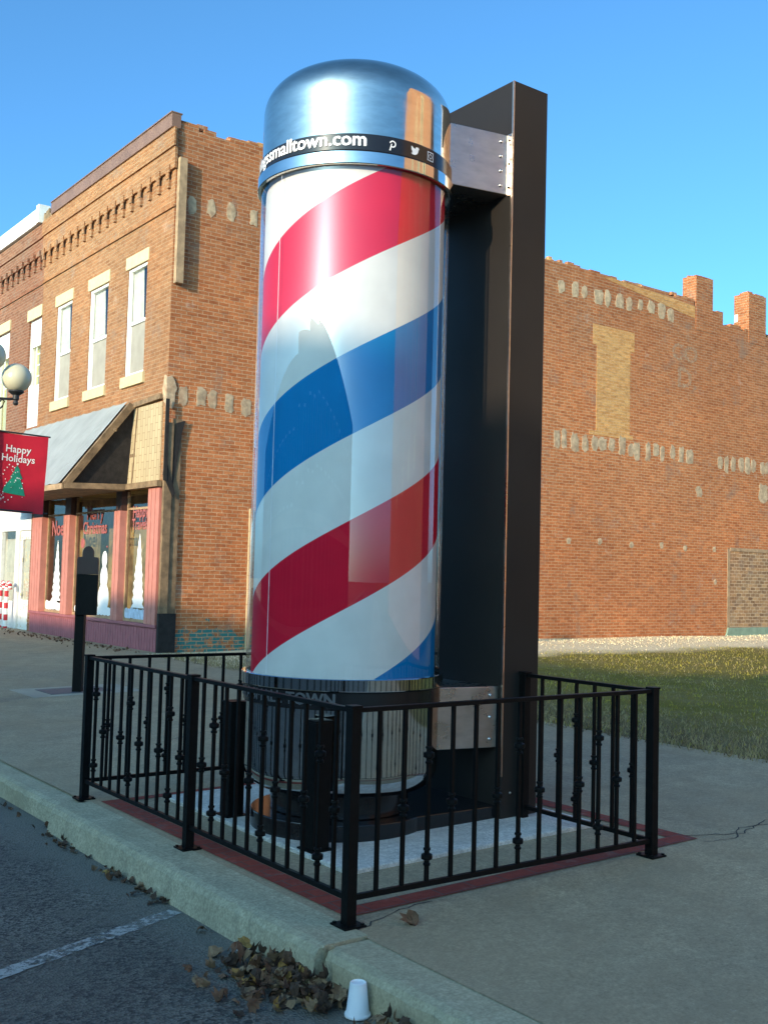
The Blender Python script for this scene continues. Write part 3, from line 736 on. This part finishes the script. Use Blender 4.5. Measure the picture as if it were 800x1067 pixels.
m=MB(); tr=[(.42,.605),(.36,.545),(.385,.545),(.29,.44),(.33,.44),(.19,.315),(.17,.24),(.40,.225),(.62,.215),(.58,.30),(.50,.43),(.545,.435),(.47,.535),(.49,.54)]
onb(m,tr,[tuple(range(len(tr)))],0,.005); build('tree_motif',m,M['banner_green'],clo,recalc=False)
m=MB(); rg=random.Random(9)
def dot(u,v,r):
    pts=[(u+r*math.cos(a)/bw,v+r*math.sin(a)/bh) for a in [k*1.0472 for k in range(6)]]; onb(m,pts,[tuple(range(6))],0,.0065)
for k in range(34): 
    t=rg.random(); dot(.15+.5*t+rg.uniform(-.05,.05),.60-.42*abs(t-.45)*1.7-.16*rg.random(),rg.uniform(.004,.008))
for u,v in ((.22,.56),(.17,.52),(.15,.47),(.26,.60),(.33,.58),(.20,.18),(.30,.15),(.15,.16),(.24,.12),(.36,.19)): dot(u,v,.008)
dot(.425,.62,.013); build('snow_dots',m,M['banner_white'],clo,recalc=False)
for z in (bz1-.004,bz0+.004):
    m=MB(); m.tube([(lx,ly,z+.012),(bx1+.03,ly-.01,z-.012)],.009,8); build('rod',m,M['lamp_metal'],bn)

# ------------------------------------------------------------------ brick corner building
XF,YW=5.23,13.16
bld=thing('brick_building',(XF,YW,.08),'two storey red brick corner building with pink shopfront beside vacant lot','building')
def wall_x(mb,x,y0,y1,z0,z1,ops,depth=.22):
    ys=sorted(set([y0,y1]+[o[0] for o in ops]+[o[1] for o in ops])); zs=sorted(set([z0,z1]+[o[2] for o in ops]+[o[3] for o in ops]))
    for a,b in zip(ys[:-1],ys[1:]):
        for c,d in zip(zs[:-1],zs[1:]):
            my,mz=(a+b)/2,(c+d)/2
            if any(o[0]<my<o[1] and o[2]<mz<o[3] for o in ops): continue
            mb.quad((x,a,c),(x,a,d),(x,b,d),(x,b,c))
    for a,b,c,d in ops:
        X=x+depth
        mb.quad((x,a,c),(X,a,c),(X,a,d),(x,a,d)); mb.quad((x,b,c),(x,b,d),(X,b,d),(X,b,c)); mb.quad((x,a,d),(X,a,d),(X,b,d),(x,b,d)); mb.quad((x,a,c),(x,b,c),(X,b,c),(X,a,c))
WIN=[(14.20,15.06,5.02,7.05),(15.98,16.93,5.0,7.03),(17.90,18.80,5.0,7.06)]
m=MB(); wall_x(m,XF,YW,19.74,-.05,9.2,WIN+[(13.22,19.66,-.05,2.93)],.2)
for y in ():pass
# string courses and corbel table, all brick
m.box(XF-.05,XF-.001,YW-.045,19.74,8.44,8.80); m.box(XF-.085,XF-.051,YW-.075,19.74,8.82,9.15); m.box(XF-.035,XF-.001,YW-.03,19.74,7.76,7.80)
m.box(XF-.05,XF-.001,YW-.045,19.74,8.80,9.15)
fw=build('front_wall',m,M['brick_front'],bld)
y=YW+.12
while y<19.6:
    m=MB(); m.box(XF-.075,XF-.0515,y,y+.17,8.40,8.53); m.box(XF-.07,XF-.0505,y+.03,y+.14,8.29,8.40); m.box(XF-.05,XF-.001,y+.045,y+.125,8.14,8.29); build('corbel',m,M['brick_front'],fw); y+=.395
m=MB(); m.box(XF-.12,XF+.05,YW-.03,19.12,9.152,9.40); m.box(XF-.14,XF+.07,YW-.04,19.12,9.40,9.42); build('coping',m,M['coping'],bld)
m=MB(); rg=random.Random(2)
for i in range(9): m.box(XF-.06,XF+.2,19.14+i*.068,19.2+i*.068,9.15,9.28+rg.uniform(-.03,.13))
build('exposed_coping',m,M['wood'],bld)
# side wall with ragged parapet
rg=random.Random(31); top=[]; x=XF+.002
def base_top(x): 
    if x<7.2: return 9.29-.01*(x-5)
    if x<9.5: return 9.06
    if x<12: return 8.86
    if x<14.3: return 8.72
    if x<19.2: return 8.66
    if x<20.6: return 8.50
    return 8.25
while x<27:
    h=base_top(x)+rg.choice([0,0,0,.0,-.05,-.075,.03])*1.; top.append((x,h)); x+=rg.uniform(.10,.34)
m=MB(); D=.36
for (xa,ha),(xb,hb) in zip(top[:-1],top[1:]):
    m.quad((xa,YW,-.05),(xb,YW,-.05),(xb,YW,ha),(xa,YW,ha)); m.quad((xa,YW,ha),(xb,YW,ha),(xb,YW+D,ha),(xa,YW+D,ha))
    m.quad((xb,YW,min(ha,hb)),(xb,YW+D,min(ha,hb)),(xb,YW+D,max(ha,hb)),(xb,YW,max(ha,hb))); m.quad((xa,YW+D,-.05),(xa,YW+D,ha),(xb,YW+D,ha),(xb,YW+D,-.05))
sw=build('side_wall',m,M['brick_side'],bld)
wm=MB(); wm.prism([(16.1,YW-.008,8.58),(19.5,YW-.008,8.18),(19.5,YW-.008,8.47),(18.9,YW-.008,8.52),(16.4,YW-.008,8.63)],(0,.02,0)); build('parapet_repair',wm,M['brick_tan'],bld)
# loose top bricks
for i in range(60):
    x=rg.uniform(5.3,26); 
    if 19.3<x<20.4 or 21.6<x<22.7: continue
    l=rg.choice([.1,.2,.2]); y=YW+rg.uniform(.0,.2); z=base_top(x)-.02
    m=MB(); m.box(x,x+l,y,y+.1,z,z+.065+rg.uniform(0,.05)); build('loose_brick',m,M['brick_tan'] if rg.random()<.5 else M['brick_side'],bld)
m=MB(); m.box(XF+.37,27,YW+.37,19.7,8.1,8.2); m.box(26.9,27.1,YW,19.7,0,8.2); m.box(XF+.22,XF+.36,YW+.36,19.7,2.95,3.05);  build('roof',m,M['roof'],bld)
for x0_,x1_,yy,zt_ in ((19.54,20.22,YW+.41,9.30),(21.76,22.52,YW+.45,9.24)):
    m=MB(); m.box(x0_,x1_,YW-.012,yy,7.9,zt_)
    for i in range(9):
        a=x0_+rg.random()*(x1_-x0_-.2); m.box(a,a+.2,YW-.01+rg.uniform(0,.28),YW+.1+rg.uniform(0,.28),zt_,zt_+rg.uniform(.02,.06))
    ch=build('chimney',m,M['brick_side'],bld)
    m=MB(); m.box(x0_-.004,x0_-.001,yy-.12,yy-.01,zt_-.72,zt_-.52); build('white_patch',m,M['white'],ch)
# bricked up openings
m=MB(); m.box(15.92,17.08,YW-.006,YW+.02,4.95,6.97); m.box(15.78,17.22,YW-.006,YW+.02,6.972,7.44); m.box(15.70,17.2,YW-.0055,YW+.02,4.86,4.948); build('bricked_window',m,M['brick_tan'],bld)
bd=MB(); bd.box(21.02,24.2,YW-.004,YW+.02,.42,2.36); bdo=build('bricked_doorway',bd,M['brick_grey'],bld)
m=MB(); m.box(20.90,21.015,YW-.012,YW+.02,.42,2.42); m.box(21.016,24.2,YW-.02,YW+.02,2.362,2.45); build('frame',m,M['wood_pale'],bdo)
m=MB(); m.prism([(20.80,YW-.05,.10),(24.3,YW-.05,.10),(24.3,YW-.05,.40),(20.92,YW-.05,.40)],(0,.07,0)); build('sill',m,M['green_sill'],bdo)
# mortar patches (joist pockets)
m=MB(); rg=random.Random(77)
def patch(x,z,w,h):
    global m
    m=MB(); n=14; pts=[]; ex=rg.uniform(.45,.75)
    for i in range(n):
        a=2*math.pi*(i+.5)/n; ca,sa=math.cos(a),math.sin(a)
        pts.append((x+w/2*math.copysign(abs(ca)**ex,ca)*rg.uniform(.72,1.2),YW-.007,z+h/2*math.copysign(abs(sa)**ex,sa)*rg.uniform(.78,1.15)))
    c=(x+w*rg.uniform(-.2,.2),YW-rg.uniform(.008,.016),z+h*rg.uniform(-.2,.2)); back=[(q[0],YW+.004,q[2]) for q in pts]
    m.add(pts+back+[c],[(2*n,i,(i+1)%n) for i in range(n)]+[(i,i+n,(i+1)%n+n,(i+1)%n) for i in range(n)],0)
    build('mortar_patch',m,M['mortar'],bld)
for i in range(16):
    patch(14.62+i*.31+rg.uniform(-.06,.06),4.66+rg.uniform(-.06,.06),rg.uniform(.16,.30),rg.uniform(.30,.50))
for i in range(9): patch(20.55+i*.3+rg.uniform(-.05,.05),4.62+rg.uniform(-.05,.05),rg.uniform(.16,.28),rg.uniform(.32,.5))
for i in range(11): patch(14.75+i*.385+rg.uniform(-.05,.05),8.14+rg.uniform(-.04,.04),rg.uniform(.18,.32),rg.uniform(.26,.42))
for x,z in ((5.56,7.86),(5.93,7.90),(6.33,7.92),(6.79,7.92),(7.2,7.9),(7.6,7.9)): patch(x,z,.17,.32)
for x,z in ((5.52,4.50),(5.86,4.52),(6.08,4.50),(6.42,4.48),(6.76,4.44),(7.1,4.5)): patch(x,z,.2,.34)
for x in (15.08,16.1,17.2,18.3,19.2,20.36): patch(x,2.39+rg.uniform(-.03,.03),.14,.15)
patch(20.4,1.55,.13,.14); patch(19.72,3.80,.26,.27); patch(22.45,3.93,.42,.52); patch(13.9,2.4,.13,.14)
m=MB()
for body,x,z,w in (('CO',18.62,7.12,1.0),('D.',18.86,6.45,.72)):
    v,f,wd=text_mesh(body,w,1,.025); flat(m,v,f,(x,YW-.0035,z-.08),(1,0,0),(0,0,.85))
build('faded_lettering',m,M['faded'],bld,recalc=False)
m=MB(); m.box(5.25,5.39,YW-.12,YW-.02,6.42,8.62); m.box(5.27,5.37,YW-.021,YW+.002,6.6,8.4); build('wall_board',m,M['wood_pale'],bld)
# decayed corner post
m=MB(); m.box(5.20,5.34,YW-.075,YW-.002,.75,4.0); m.box(5.345,5.50,YW-.045,YW-.003,.75,4.08); build('corner_post',m,M['wood'],bld)
m=MB(); m.box(5.19,5.51,YW-.07,YW-.004,-.02,.748); build('charred_foot',m,M['black_wood_shade'],bld)
m=MB(); m.prism([(5.38,YW-.062,4.0),(5.56,YW-.062,4.06),(5.50,YW-.062,3.85),(5.36,YW-.062,2.9),(5.33,YW-.062,2.7)],(0,.014,0)); build('black_strip',m,M['black_wood_shade'],bld)  # black strips laid over the corner post
m=MB(); m.box(5.17,5.235,YW-.1,YW-.078,3.0,4.4); build('black_strip',m,M['black_wood_shade'],bld)
m=MB(); m.prism([(5.16,YW-.09,3.1),(5.36,YW-.09,2.72),(5.40,YW-.09,2.80),(5.2,YW-.09,3.4)],(0,.012,0)); build('black_strip',m,M['black_wood_shade'],bld)
rg=random.Random(8)
pl=[(5.20,4.28),(5.30,4.24),(5.38,4.34),(5.36,4.52),(5.42,4.60),(5.36,4.74),(5.28,4.82),(5.20,4.78)]
m=MB(); m.prism([(x+rg.uniform(-.02,.02),YW-.03,z) for x,z in pl],(0,.028,0)); m.prism([(XF-.03,YW-.031+.0,4.3),(XF-.03,YW+.10,4.38),(XF-.03,YW+.16,4.6),(XF-.03,YW+.08,4.84),(XF-.03,YW-.031,4.78)],(.029,0,0)); build('broken_plaster',m,M['mortar'],bld,bevel=.012)
m=MB(); m.tube([(6.91,YW-.06,.05),(6.91,YW-.06,2.62)],.045,12); build('downpipe',m,M['siding'],bld)
# upper windows
for (a,b,c,d) in WIN:
    m=MB(); X=XF+.025; t=.055
    m.box(X,X+.08,a,a+t,c,d); m.box(X,X+.08,b-t,b,c,d); m.box(X,X+.08,a+t,b-t,d-t,d); m.box(X,X+.08,a+t,b-t,c,c+t)
    w=build('window',m,M['white'],bld)
    mid=(c+d)/2-.02; t2=.04
    m=MB(); m.box(X+.02,X+.06,a+t,b-t,mid-.03,mid+.03)
    for zz0,zz1,dx in ((mid+.03,d-t,.02),(c+t,mid-.03,.045)):
        m.box(X+dx,X+dx+.03,a+t,a+t+t2,zz0,zz1); m.box(X+dx,X+dx+.03,b-t-t2,b-t,zz0,zz1)
    build('sash',m,M['white'],w)
    m=MB(); m.quad((X+.04,a+t,mid),(X+.04,b-t,mid),(X+.04,b-t,d-t),(X+.04,a+t,d-t)); build('pane',m,M['glass'],w)
    m=MB(); m.quad((X+.05,a+t,c+t),(X+.05,b-t,c+t),(X+.05,b-t,mid),(X+.05,a+t,mid)); build('insect_screen',m,M['screen'],w)
    m=MB(); n=24; vs=[]
    for i in range(n+1):
        yy=a+.02+(b-a-.04)*i/n; xx=X+.075+.012*math.sin(i*1.9)
        vs+=[(xx,yy,mid),(xx,yy,mid+.02 if i<9 else d)]
    m.add(vs,[(2*i,2*i+1,2*i+3,2*i+2) for i in range(n)],0,True); build('curtain',m,M['curtain'],w)
    m=MB(); m.quad((X+.3,a-.05,c-.05),(X+.3,b+.05,c-.05),(X+.3,b+.05,d+.05),(X+.3,a-.05,d+.05)); build('room',m,M['interior_dark'],w)
    m=MB(); m.box(XF-.02,XF+.12,a-.07,b+.07,d+.001,d+.235); build('lintel',m,M['cream'],w,bevel=.006)
    m=MB(); m.box(XF-.05,XF+.12,a-.07,b+.07,c-.20,c-.001); build('sill',m,M['cream'],w,bevel=.006)
# shopfront
def ribs(mb,y0,y1,z0,z1,x,step=.11,d=.012):
    y=y0
    while y<y1-.01:
        e=min(y+step-.018,y1); mb.box(x-d,x,y,e,z0,z1); y+=step
m=MB(); m.box(XF+.002,XF+.1,13.23,19.65,-.04,.50); ribs(m,13.23,19.65,-.03,.47,XF+.002,.115,.014); m.box(XF-.05,XF+.16,13.2,19.66,.50,.545); build('kick_panel',m,M['pink_dark'],bld)
PIL=[(13.23,13.68),(14.86,15.14),(17.40,17.74),(19.02,19.62)]
for i,(a,b) in enumerate(PIL):
    m=MB(); m.box(XF-.03,XF+.16,a,b,.547,2.55 if i else 2.90); ribs(m,a,b,.549,2.548 if i else 2.898,XF-.031,.16,.014); p=build('pilaster',m,M['pink'],bld)
    if i:
        m=MB(); m.box(XF-.02,XF+.14,a+.01,b-.01,2.552,2.92); build('shaded_pilaster_top',m,M['awning_shade'],p)  # awning's cast shadow on the pilaster tops, put into the colour
m=MB(); m.box(XF+.9,XF+.95,13.2,19.7,0,3.2); m.box(XF+.1,XF+.95,13.2,19.7,.42,.47); m.box(XF+.17,XF+.95,13.17,13.22,0,3.0); m.box(XF+.17,XF+.95,19.67,19.7,0,3.0); m.box(XF+.17,XF+.95,13.2,19.7,2.94,2.98); build('shop_interior',m,M['interior'],bld)
def poly_x(mb,pts,x,mi=0): mb.add([(x,y,z) for y,z in pts],[tuple(range(len(pts)))],mi)
GX=XF+.10
def tree_paint(yc,z0,z1,w,seed):
    rg=random.Random(seed); m=MB(); n=18; L_=[];R_=[]
    for i in range(n+1):
        t=i/n; hw=w/2*(1-t)**.85+.01; L_.append((yc-hw*(1 if i%2==0 else .78)*rg.uniform(.9,1.1),z0+(z1-z0)*t)); R_.append((yc+hw*(1 if i%2==0 else .78)*rg.uniform(.9,1.1),z0+(z1-z0)*t))
    for i in range(n): poly_x(m,[L_[i],R_[i],R_[i+1],L_[i+1]],GX-.006)
    return m
def blob(mb,y,z,ry,rz,x,mi=0,n=18): poly_x(mb,[(y+ry*math.cos(2*math.pi*k/n),z+rz*math.sin(2*math.pi*k/n)) for k in range(n)],x,mi)
for wi,(a,b) in enumerate(((13.68,14.86),(15.14,17.40),(17.74,19.02))):
    m=MB(); X=XF+.085; t=.035
    for q in ((a,a+t,.548,2.9),(b-t,b,.548,2.9)): m.box(X,X+.05,*q)
    m.box(X,X+.05,a+t,b-t,.548,.60); m.box(X,X+.05,a+t,b-t,2.56,2.60)
    w=build('display_window',m,M['wood_pale'],bld)
    m=MB(); m.quad((GX,a,.55),(GX,b,.55),(GX,b,2.92),(GX,a,2.92)); build('pane',m,M['glass'],w)
    tx=MB()
    if wi!=1:
        yc=(a+b)/2+(.0 if wi==0 else .0); build('painted_tree',tree_paint(yc,.80,2.12 if wi==0 else 2.05,.52,wi),M['paint_white'],w,recalc=False)
        m=MB(); rg=random.Random(wi)
        for k in range(9): blob(m,a+.12+(b-a-.24)*k/8,.68+rg.uniform(-.02,.04),.10,.10,GX-.004-.0003*k)
        build('painted_snow',m,M['paint_blue'] if wi==0 else M['paint_white'],w,recalc=False)
        rows=(('Happy',2.42,.66),('Travels',2.20,.72)) if wi==0 else (('Noel',2.16,.74),)
    else:
        m=MB()
        for (yc,zt_,s) in ((16.95,1.72,.8),(15.85,1.92,.9)):
            blob(m,yc,.92,.30*s,.34*s,GX-.004); blob(m,yc,.92+.44*s,.20*s,.26*s,GX-.0045); blob(m,yc,.92+.82*s,.14*s,.18*s,GX-.005)
        for k in range(12): blob(m,15.42+k*.16,.68,.13,.08,GX-.0055-.0002*k)
        build('painted_snowman',m,M['paint_white'],w,recalc=False)
        m=MB(); blob(m,17.0,1.98,.11,.10,GX-.0048); blob(m,15.75,1.90,.03,.02,GX-.007); build('painted_hat',m,M['paint_red'],w,recalc=False)
        rows=(('Merry',2.44,.85),('Christmas',2.16,1.2))
    for body,zz,wd in rows:
        v,f,_=text_mesh(body,wd,1,.02); m=MB(); y0_=(a+b)/2+wd/2+(.12 if wi==1 else 0)
        flat(m,v,f,(GX-.010,y0_,zz),(0,-1,0),(0,0,1.15)); build('painted_greeting',m,M['paint_redd'] if body=='Merry' else M['paint_red'],w,recalc=False)
# awning
EX=XF-1.2
aw=MB(); n=44; ys_=[14.86+(20.3-14.86)*i/n for i in range(n+1)]; vs=[]
for i,yy in enumerate(ys_):
    rr=.018 if i%4==0 else 0
    vs+=[(XF-.06,yy-.15 if i==0 else yy,4.52+rr),(EX,yy,2.965+rr)]
aw.add(vs,[(2*i,2*i+1,2*i+3,2*i+2) for i in range(n)])
awo=build('awning',aw,M['tin'],bld)
m=MB(); m.box(EX-.015,EX+.02,14.70,20.3,2.86,2.96); build('fascia',m,M['wood_pale'],awo)
m=MB(); m.box(EX+.021,XF-.032,14.72,20.3,2.90,2.925); build('soffit',m,M['wood'],awo)
m=MB(); m.bar((XF-.10,14.40,4.44),(EX+.02,14.62,2.93),.06,.13,up=(1,0,.8)); build('rafter',m,M['wood'],awo)
m=MB(); m.bar((EX,14.60,2.915),(XF-.035,14.52,2.96),.05,.10); build('eave_beam',m,M['wood'],awo); m=MB(); m.box(XF-.12,XF-.031,13.18,14.55,2.905,3.01); build('ledge_board',m,M['wood'],awo); m=MB(); m.bar((XF-.05,14.42,4.43),(XF-.05,13.30,4.47),.06,.09); build('top_board',m,M['wood'],awo); m=MB(); m.bar((XF-.4,14.42,3.95),(XF-.25,14.7,4.05),.06,.05); build('cleat',m,M['wood'],awo)
m=MB(); m.prism([(XF-.03,14.45,4.50),(EX+.05,14.66,2.95),(XF-.03,14.66,2.95)],(0,.02,0)); build('awning_shade_sheet',m,M['black_wood_shade'],awo)  # black sheet standing in for the shade under the awning's open end
sp=MB(); sp.box(XF-.025,XF-.001,13.30,14.66,3.012,4.38); spo=build('siding_panel',sp,M['siding'],bld)
m=MB(); m.bar((XF-.032,14.30,4.38),(XF-.032,14.44,3.02),.03,.012,up=(1,0,0)); m.box(XF-.034,XF-.0255,14.36,14.66,3.50,3.56); build('siding_batten',m,M['wood'],spo)
# ------------------------------------------------------------------ neighbour
nb=thing('brick_building',(XF,19.76,.0),'brick building with white parapet cap and white door beyond the shop','building')
NW=[(19.78,20.62,4.60,7.06),(22.0,22.95,4.62,7.10),(24.2,25.1,4.62,7.10),(26.4,27.3,4.62,7.1)]
m=MB(); wall_x(m,XF+.01,19.76,32,-.1,9.15,NW+[(19.85,31.7,-.1,2.95)],.22); m.box(XF-.04,XF+.009,19.76,32,8.44,8.80); m.box(XF-.07,XF+.009,19.76,32,8.81,9.13); m.box(XF-.02,XF+.009,19.76,32,7.76,7.80)
nw=build('front_wall',m,M['brick_far'],nb)
y=19.85
while y<31.8:
    m=MB(); m.box(XF-.09,XF-.0415,y,y+.17,8.40,8.53); m.box(XF-.06,XF-.0405,y+.03,y+.14,8.29,8.40); m.box(XF-.04,XF+.009,y+.045,y+.125,8.14,8.29); build('corbel',m,M['brick_far'],nw); y+=.395
m=MB(); m.box(XF-.14,XF+.35,19.85,32,9.152,9.50); m.box(XF-.16,XF+.1,19.80,19.98,9.15,9.56); build('parapet_cap',m,M['white'],nb)
m=MB(); m.box(XF+.4,20,19.76,32,8.3,8.4); m.box(XF+.23,20,19.76,19.8,0,8.3); build('roof',m,M['roof'],nb)
for i,(a,b,c,d) in enumerate(NW):
    X=XF+.06; m=MB(); t=.12
    m.box(X,X+.1,a,a+t,c,d); m.box(X,X+.1,b-t,b,c,d); m.box(X,X+.1,a+t,b-t,d-.62,d); m.box(X,X+.1,a+t,b-t,c,c+.95 if i==0 else c+.1)
    w=build('window',m,M['white'],nb)
    m=MB(); m.quad((X+.06,a+t,c),(X+.06,b-t,c),(X+.06,b-t,d-.5),(X+.06,a+t,d-.5)); build('pane',m,M['glass'],w)
    m=MB(); ym=(a+b)/2
    m.box(X+.03,X+.05,ym+.06,ym+.10,c+.95,d-.62)
    for zz in (5.75,6.0,6.25): m.box(X+.035,X+.045,a+t,ym+.06,zz,zz+.03)
    build('glazing_bar',m,M['white'],w)
    m=MB(); m.quad((X+.12,a,c),(X+.12,b,c),(X+.12,b,d),(X+.12,a,d)); build('blind',m,M['yellow'],w)
    m=MB(); m.box(XF-.02,XF+.12,a-.06,b+.06,d+.001,d+.25); build('lintel',m,M['cream'],w)
m=MB(); m.box(XF+.05,XF+.15,19.85,31.7,2.3,2.95); m.box(XF+.05,XF+.15,19.85,19.97,-.08,2.3); m.box(XF+.05,XF+.15,20.75,21.0,-.08,2.3); m.box(XF+.05,XF+.15,22.0,22.3,-.08,2.3); m.box(XF+.05,XF+.15,21.0,22.0,-.08,.7);m.box(XF+.05,XF+.15,25.0,31.7,-.08,2.3); m.box(XF-.10,XF+.15,19.80,31.7,-.1,.07); build('shopfront',m,M['white'],nb)
m=MB(); X=XF+.09
m.box(X,X+.05,19.98,20.10,.08,2.29); m.box(X,X+.05,20.6,20.74,.08,2.29); m.box(X,X+.05,20.1,20.6,.08,.75); m.box(X,X+.05,20.1,20.6,2.1,2.29); dr=build('door',m,M['white'],nb)
m=MB(); m.quad((X+.03,20.1,.75),(X+.03,20.6,.75),(X+.03,20.6,2.1),(X+.03,20.1,2.1)); build('pane',m,M['glass'],dr)
m=MB(); 
for k in range(60):
    yy=19.99+rg.random()*.74; zz=.12+rg.random()*2.1; blob(m,yy,zz,rg.uniform(.01,.035),rg.uniform(.01,.035),X-.004-.00005*k,n=7)
build('lace_paint',m,M['cream'],dr,recalc=False)
m=MB(); m.quad((XF+.12,21.0,.7),(XF+.12,22.0,.7),(XF+.12,22.0,2.3),(XF+.12,21.0,2.3)); m.quad((XF+.12,22.3,.1),(XF+.12,25,.1),(XF+.12,25,2.3),(XF+.12,22.3,2.3)); build('pane',m,M['glass'],nb)
m=MB(); m.box(XF+.6,XF+.65,19.85,31.7,0,2.95); build('shop_interior',m,M['curtain'],nb)
# candy cane decorations by the door
for i,(yy,sc_) in enumerate(((20.93,1.0),(21.35,.9))):
    cc=thing('candy_cane',(XF-.12,yy,.0),'red and white candy cane decoration standing by the white shop door','decoration','candy canes by the white door')
    m=MB(); pts=[(XF-.12,yy,z) for z in (0,.2,.4,.6,.8,1.0)]+[(XF-.12,yy-.12+.12*math.cos(a),1.0+.12*math.sin(a)) for a in (.5,1.0,1.57,2.2,2.8,3.4)]
    seg=[]
    for a,b in zip(pts[:-1],pts[1:]):
        for k in range(3): seg.append(Vector(a).lerp(Vector(b),k/3))
    seg.append(Vector(pts[-1]))
    for k in range(0,len(seg)-1,2):
        t_=MB(); t_.tube(seg[k:k+3],.045,10); build('white_band' if (k//2)%2 else 'red_band',t_,M['paint_white'] if (k//2)%2 else M['paint_candy'],cc)

# ------------------------------------------------------------------ buildings across the street and by the lot (they shade and mirror into the pole)
def shop(x,y0,y1,h,label,mat,face=1,x2=None,group=None):
    b=thing('brick_building',(x,y0,0),label,'building',group)
    X=x; D=face
    m=MB(); m.box(min(x,x2),max(x,x2),y0+.02,y1-.02,0,h-.35); m.box(min(x,x2)-.06,max(x,x2)+.06,y0+.02,y1-.02,h-.35,h); build('wall',m,mat,b)
    n=max(2,int((y1-y0)/2.6)); st=(y1-y0)/n
    for i in range(n):
        yc=y0+st*(i+.5)
        m=MB(); m.box(X-.02,X+.05*D,yc-.55,yc+.55,h-4.4,h-2.1); w=build('window',m,M['white'],b)
        m=MB(); m.box(X+.05*D,X+.06*D,yc-.45,yc+.45,h-4.3,h-2.2); build('pane',m,M['interior_dark'],w)
    m=MB(); m.box(X,X+.05*D,y0+.4,y1-.4,.5,2.8); sf=build('shopfront',m,M['interior_dark'],b)
    m=MB()
    for i in range(n+1): yy=y0+.4+(y1-y0-.8)*i/n; m.box(X+.05*D,X+.12*D,yy-.1,yy+.1,.1,2.8)
    m.box(X,X+.3*D,y0+.3,y1-.3,2.81,3.3); build('sign_band',m,M['wood_pale'],sf)
G='shops across the street behind the viewpoint'
shop(-24,-40,-6,9.05,'dark brick shop across the street, tallest of the row',M['brick_shop'],1,-34,G)
shop(-24,-6,-1,8.8,'dark brick shop across the street between two others',M['brick_shop'],1,-34,G)
shop(-24,-1,5.5,8.42,'narrow brick shop across the street facing the pole',M['brick_shop'],1,-34,G)
shop(-24,5.5,45,7.8,'long low brick shop across the street',M['brick_shop'],1,-34,G)
shop(-24+48,-70,-36,7,'low brick building further down the street',M['brick_shop'],-1,30)
gb=thing('brick_building',(12,-14,0),'tall gabled brick building seen mirrored in the chrome dome','building')
m=MB(); m.prism([(12,-34,0),(12,-4,0),(12,-4,11.),(12,-15,18.),(12,-34,15.)],(14,0,0)); build('wall',m,M['brick_red'],gb)
for yc in (-8.6,-12.0,-16.6,-23.):
    m=MB(); m.box(11.9,11.999,yc-.55,yc+.55,3.5,12.2); w=build('window',m,M['cream'],gb)
    m=MB(); m.box(11.88,11.899,yc-.25,yc+.25,4.2,12.); build('pane',m,M['interior_dark'],w)

# ------------------------------------------------------------------ light, sky, camera
AZ,EL=R(199.5),R(13.5)
sd=Vector((math.cos(AZ)*math.cos(EL),math.sin(AZ)*math.cos(EL),math.sin(EL)))
sl=bpy.data.lights.new('sun','SUN'); sl.energy=5.0; sl.angle=R(.6); sl.color=(1,.80,.56)
so=bpy.data.objects.new('sun',sl); link(so); so.rotation_euler=(-sd).to_track_quat('-Z','Y').to_euler()
w=bpy.data.worlds.new('World'); sc.world=w; w.use_nodes=True; nt=w.node_tree
bg=nt.nodes['Background']; sky=nt.nodes.new('ShaderNodeTexSky'); sky.sky_type='NISHITA'; sky.sun_disc=False
sky.sun_elevation=EL; sky.sun_rotation=(math.pi/2-AZ)%(2*math.pi); sky.air_density=.5; sky.dust_density=2.; sky.ozone_density=4.; sky.altitude=200
hs=nt.nodes.new('ShaderNodeHueSaturation'); hs.inputs['Saturation'].default_value=1.; hs.inputs['Value'].default_value=3.1
nt.links.new(sky.outputs[0],hs.inputs['Color']); tn=nt.nodes.new('ShaderNodeMix'); tn.data_type='RGBA'; tn.blend_type='MULTIPLY'; tn.inputs[0].default_value=1; tn.inputs[7].default_value=(.70,1.06,.97,1); nt.links.new(hs.outputs[0],tn.inputs[6]); nt.links.new(tn.outputs[2],bg.inputs[0]); bg.inputs[1].default_value=.15

cam=bpy.data.cameras.new('camera'); co=bpy.data.objects.new('camera',cam); link(co); sc.camera=co
cam.sensor_fit='HORIZONTAL'; cam.sensor_width=36; cam.lens=1121.674/800*36; cam.clip_start=.05; cam.clip_end=2000
yaw,pitch,roll=.93184548,.06064354,.02583628
F=Vector((math.cos(yaw)*math.cos(pitch),math.sin(yaw)*math.cos(pitch),math.sin(pitch)))
R0=Vector((math.sin(yaw),-math.cos(yaw),0)); U0=R0.cross(F)
Rv=R0*math.cos(roll)+U0*math.sin(roll); Uv=-R0*math.sin(roll)+U0*math.cos(roll)
mat=Matrix((Rv,Uv,-F)).transposed().to_4x4(); mat.translation=Vector((-2.64912,-3.74088,1.45602)); co.matrix_world=mat
sc.view_settings.view_transform='Standard'; sc.view_settings.look='None'; sc.view_settings.exposure=0; sc.view_settings.gamma=1
sc.cycles.max_bounces=8; sc.cycles.transparent_max_bounces=12; sc.cycles.use_denoising=True
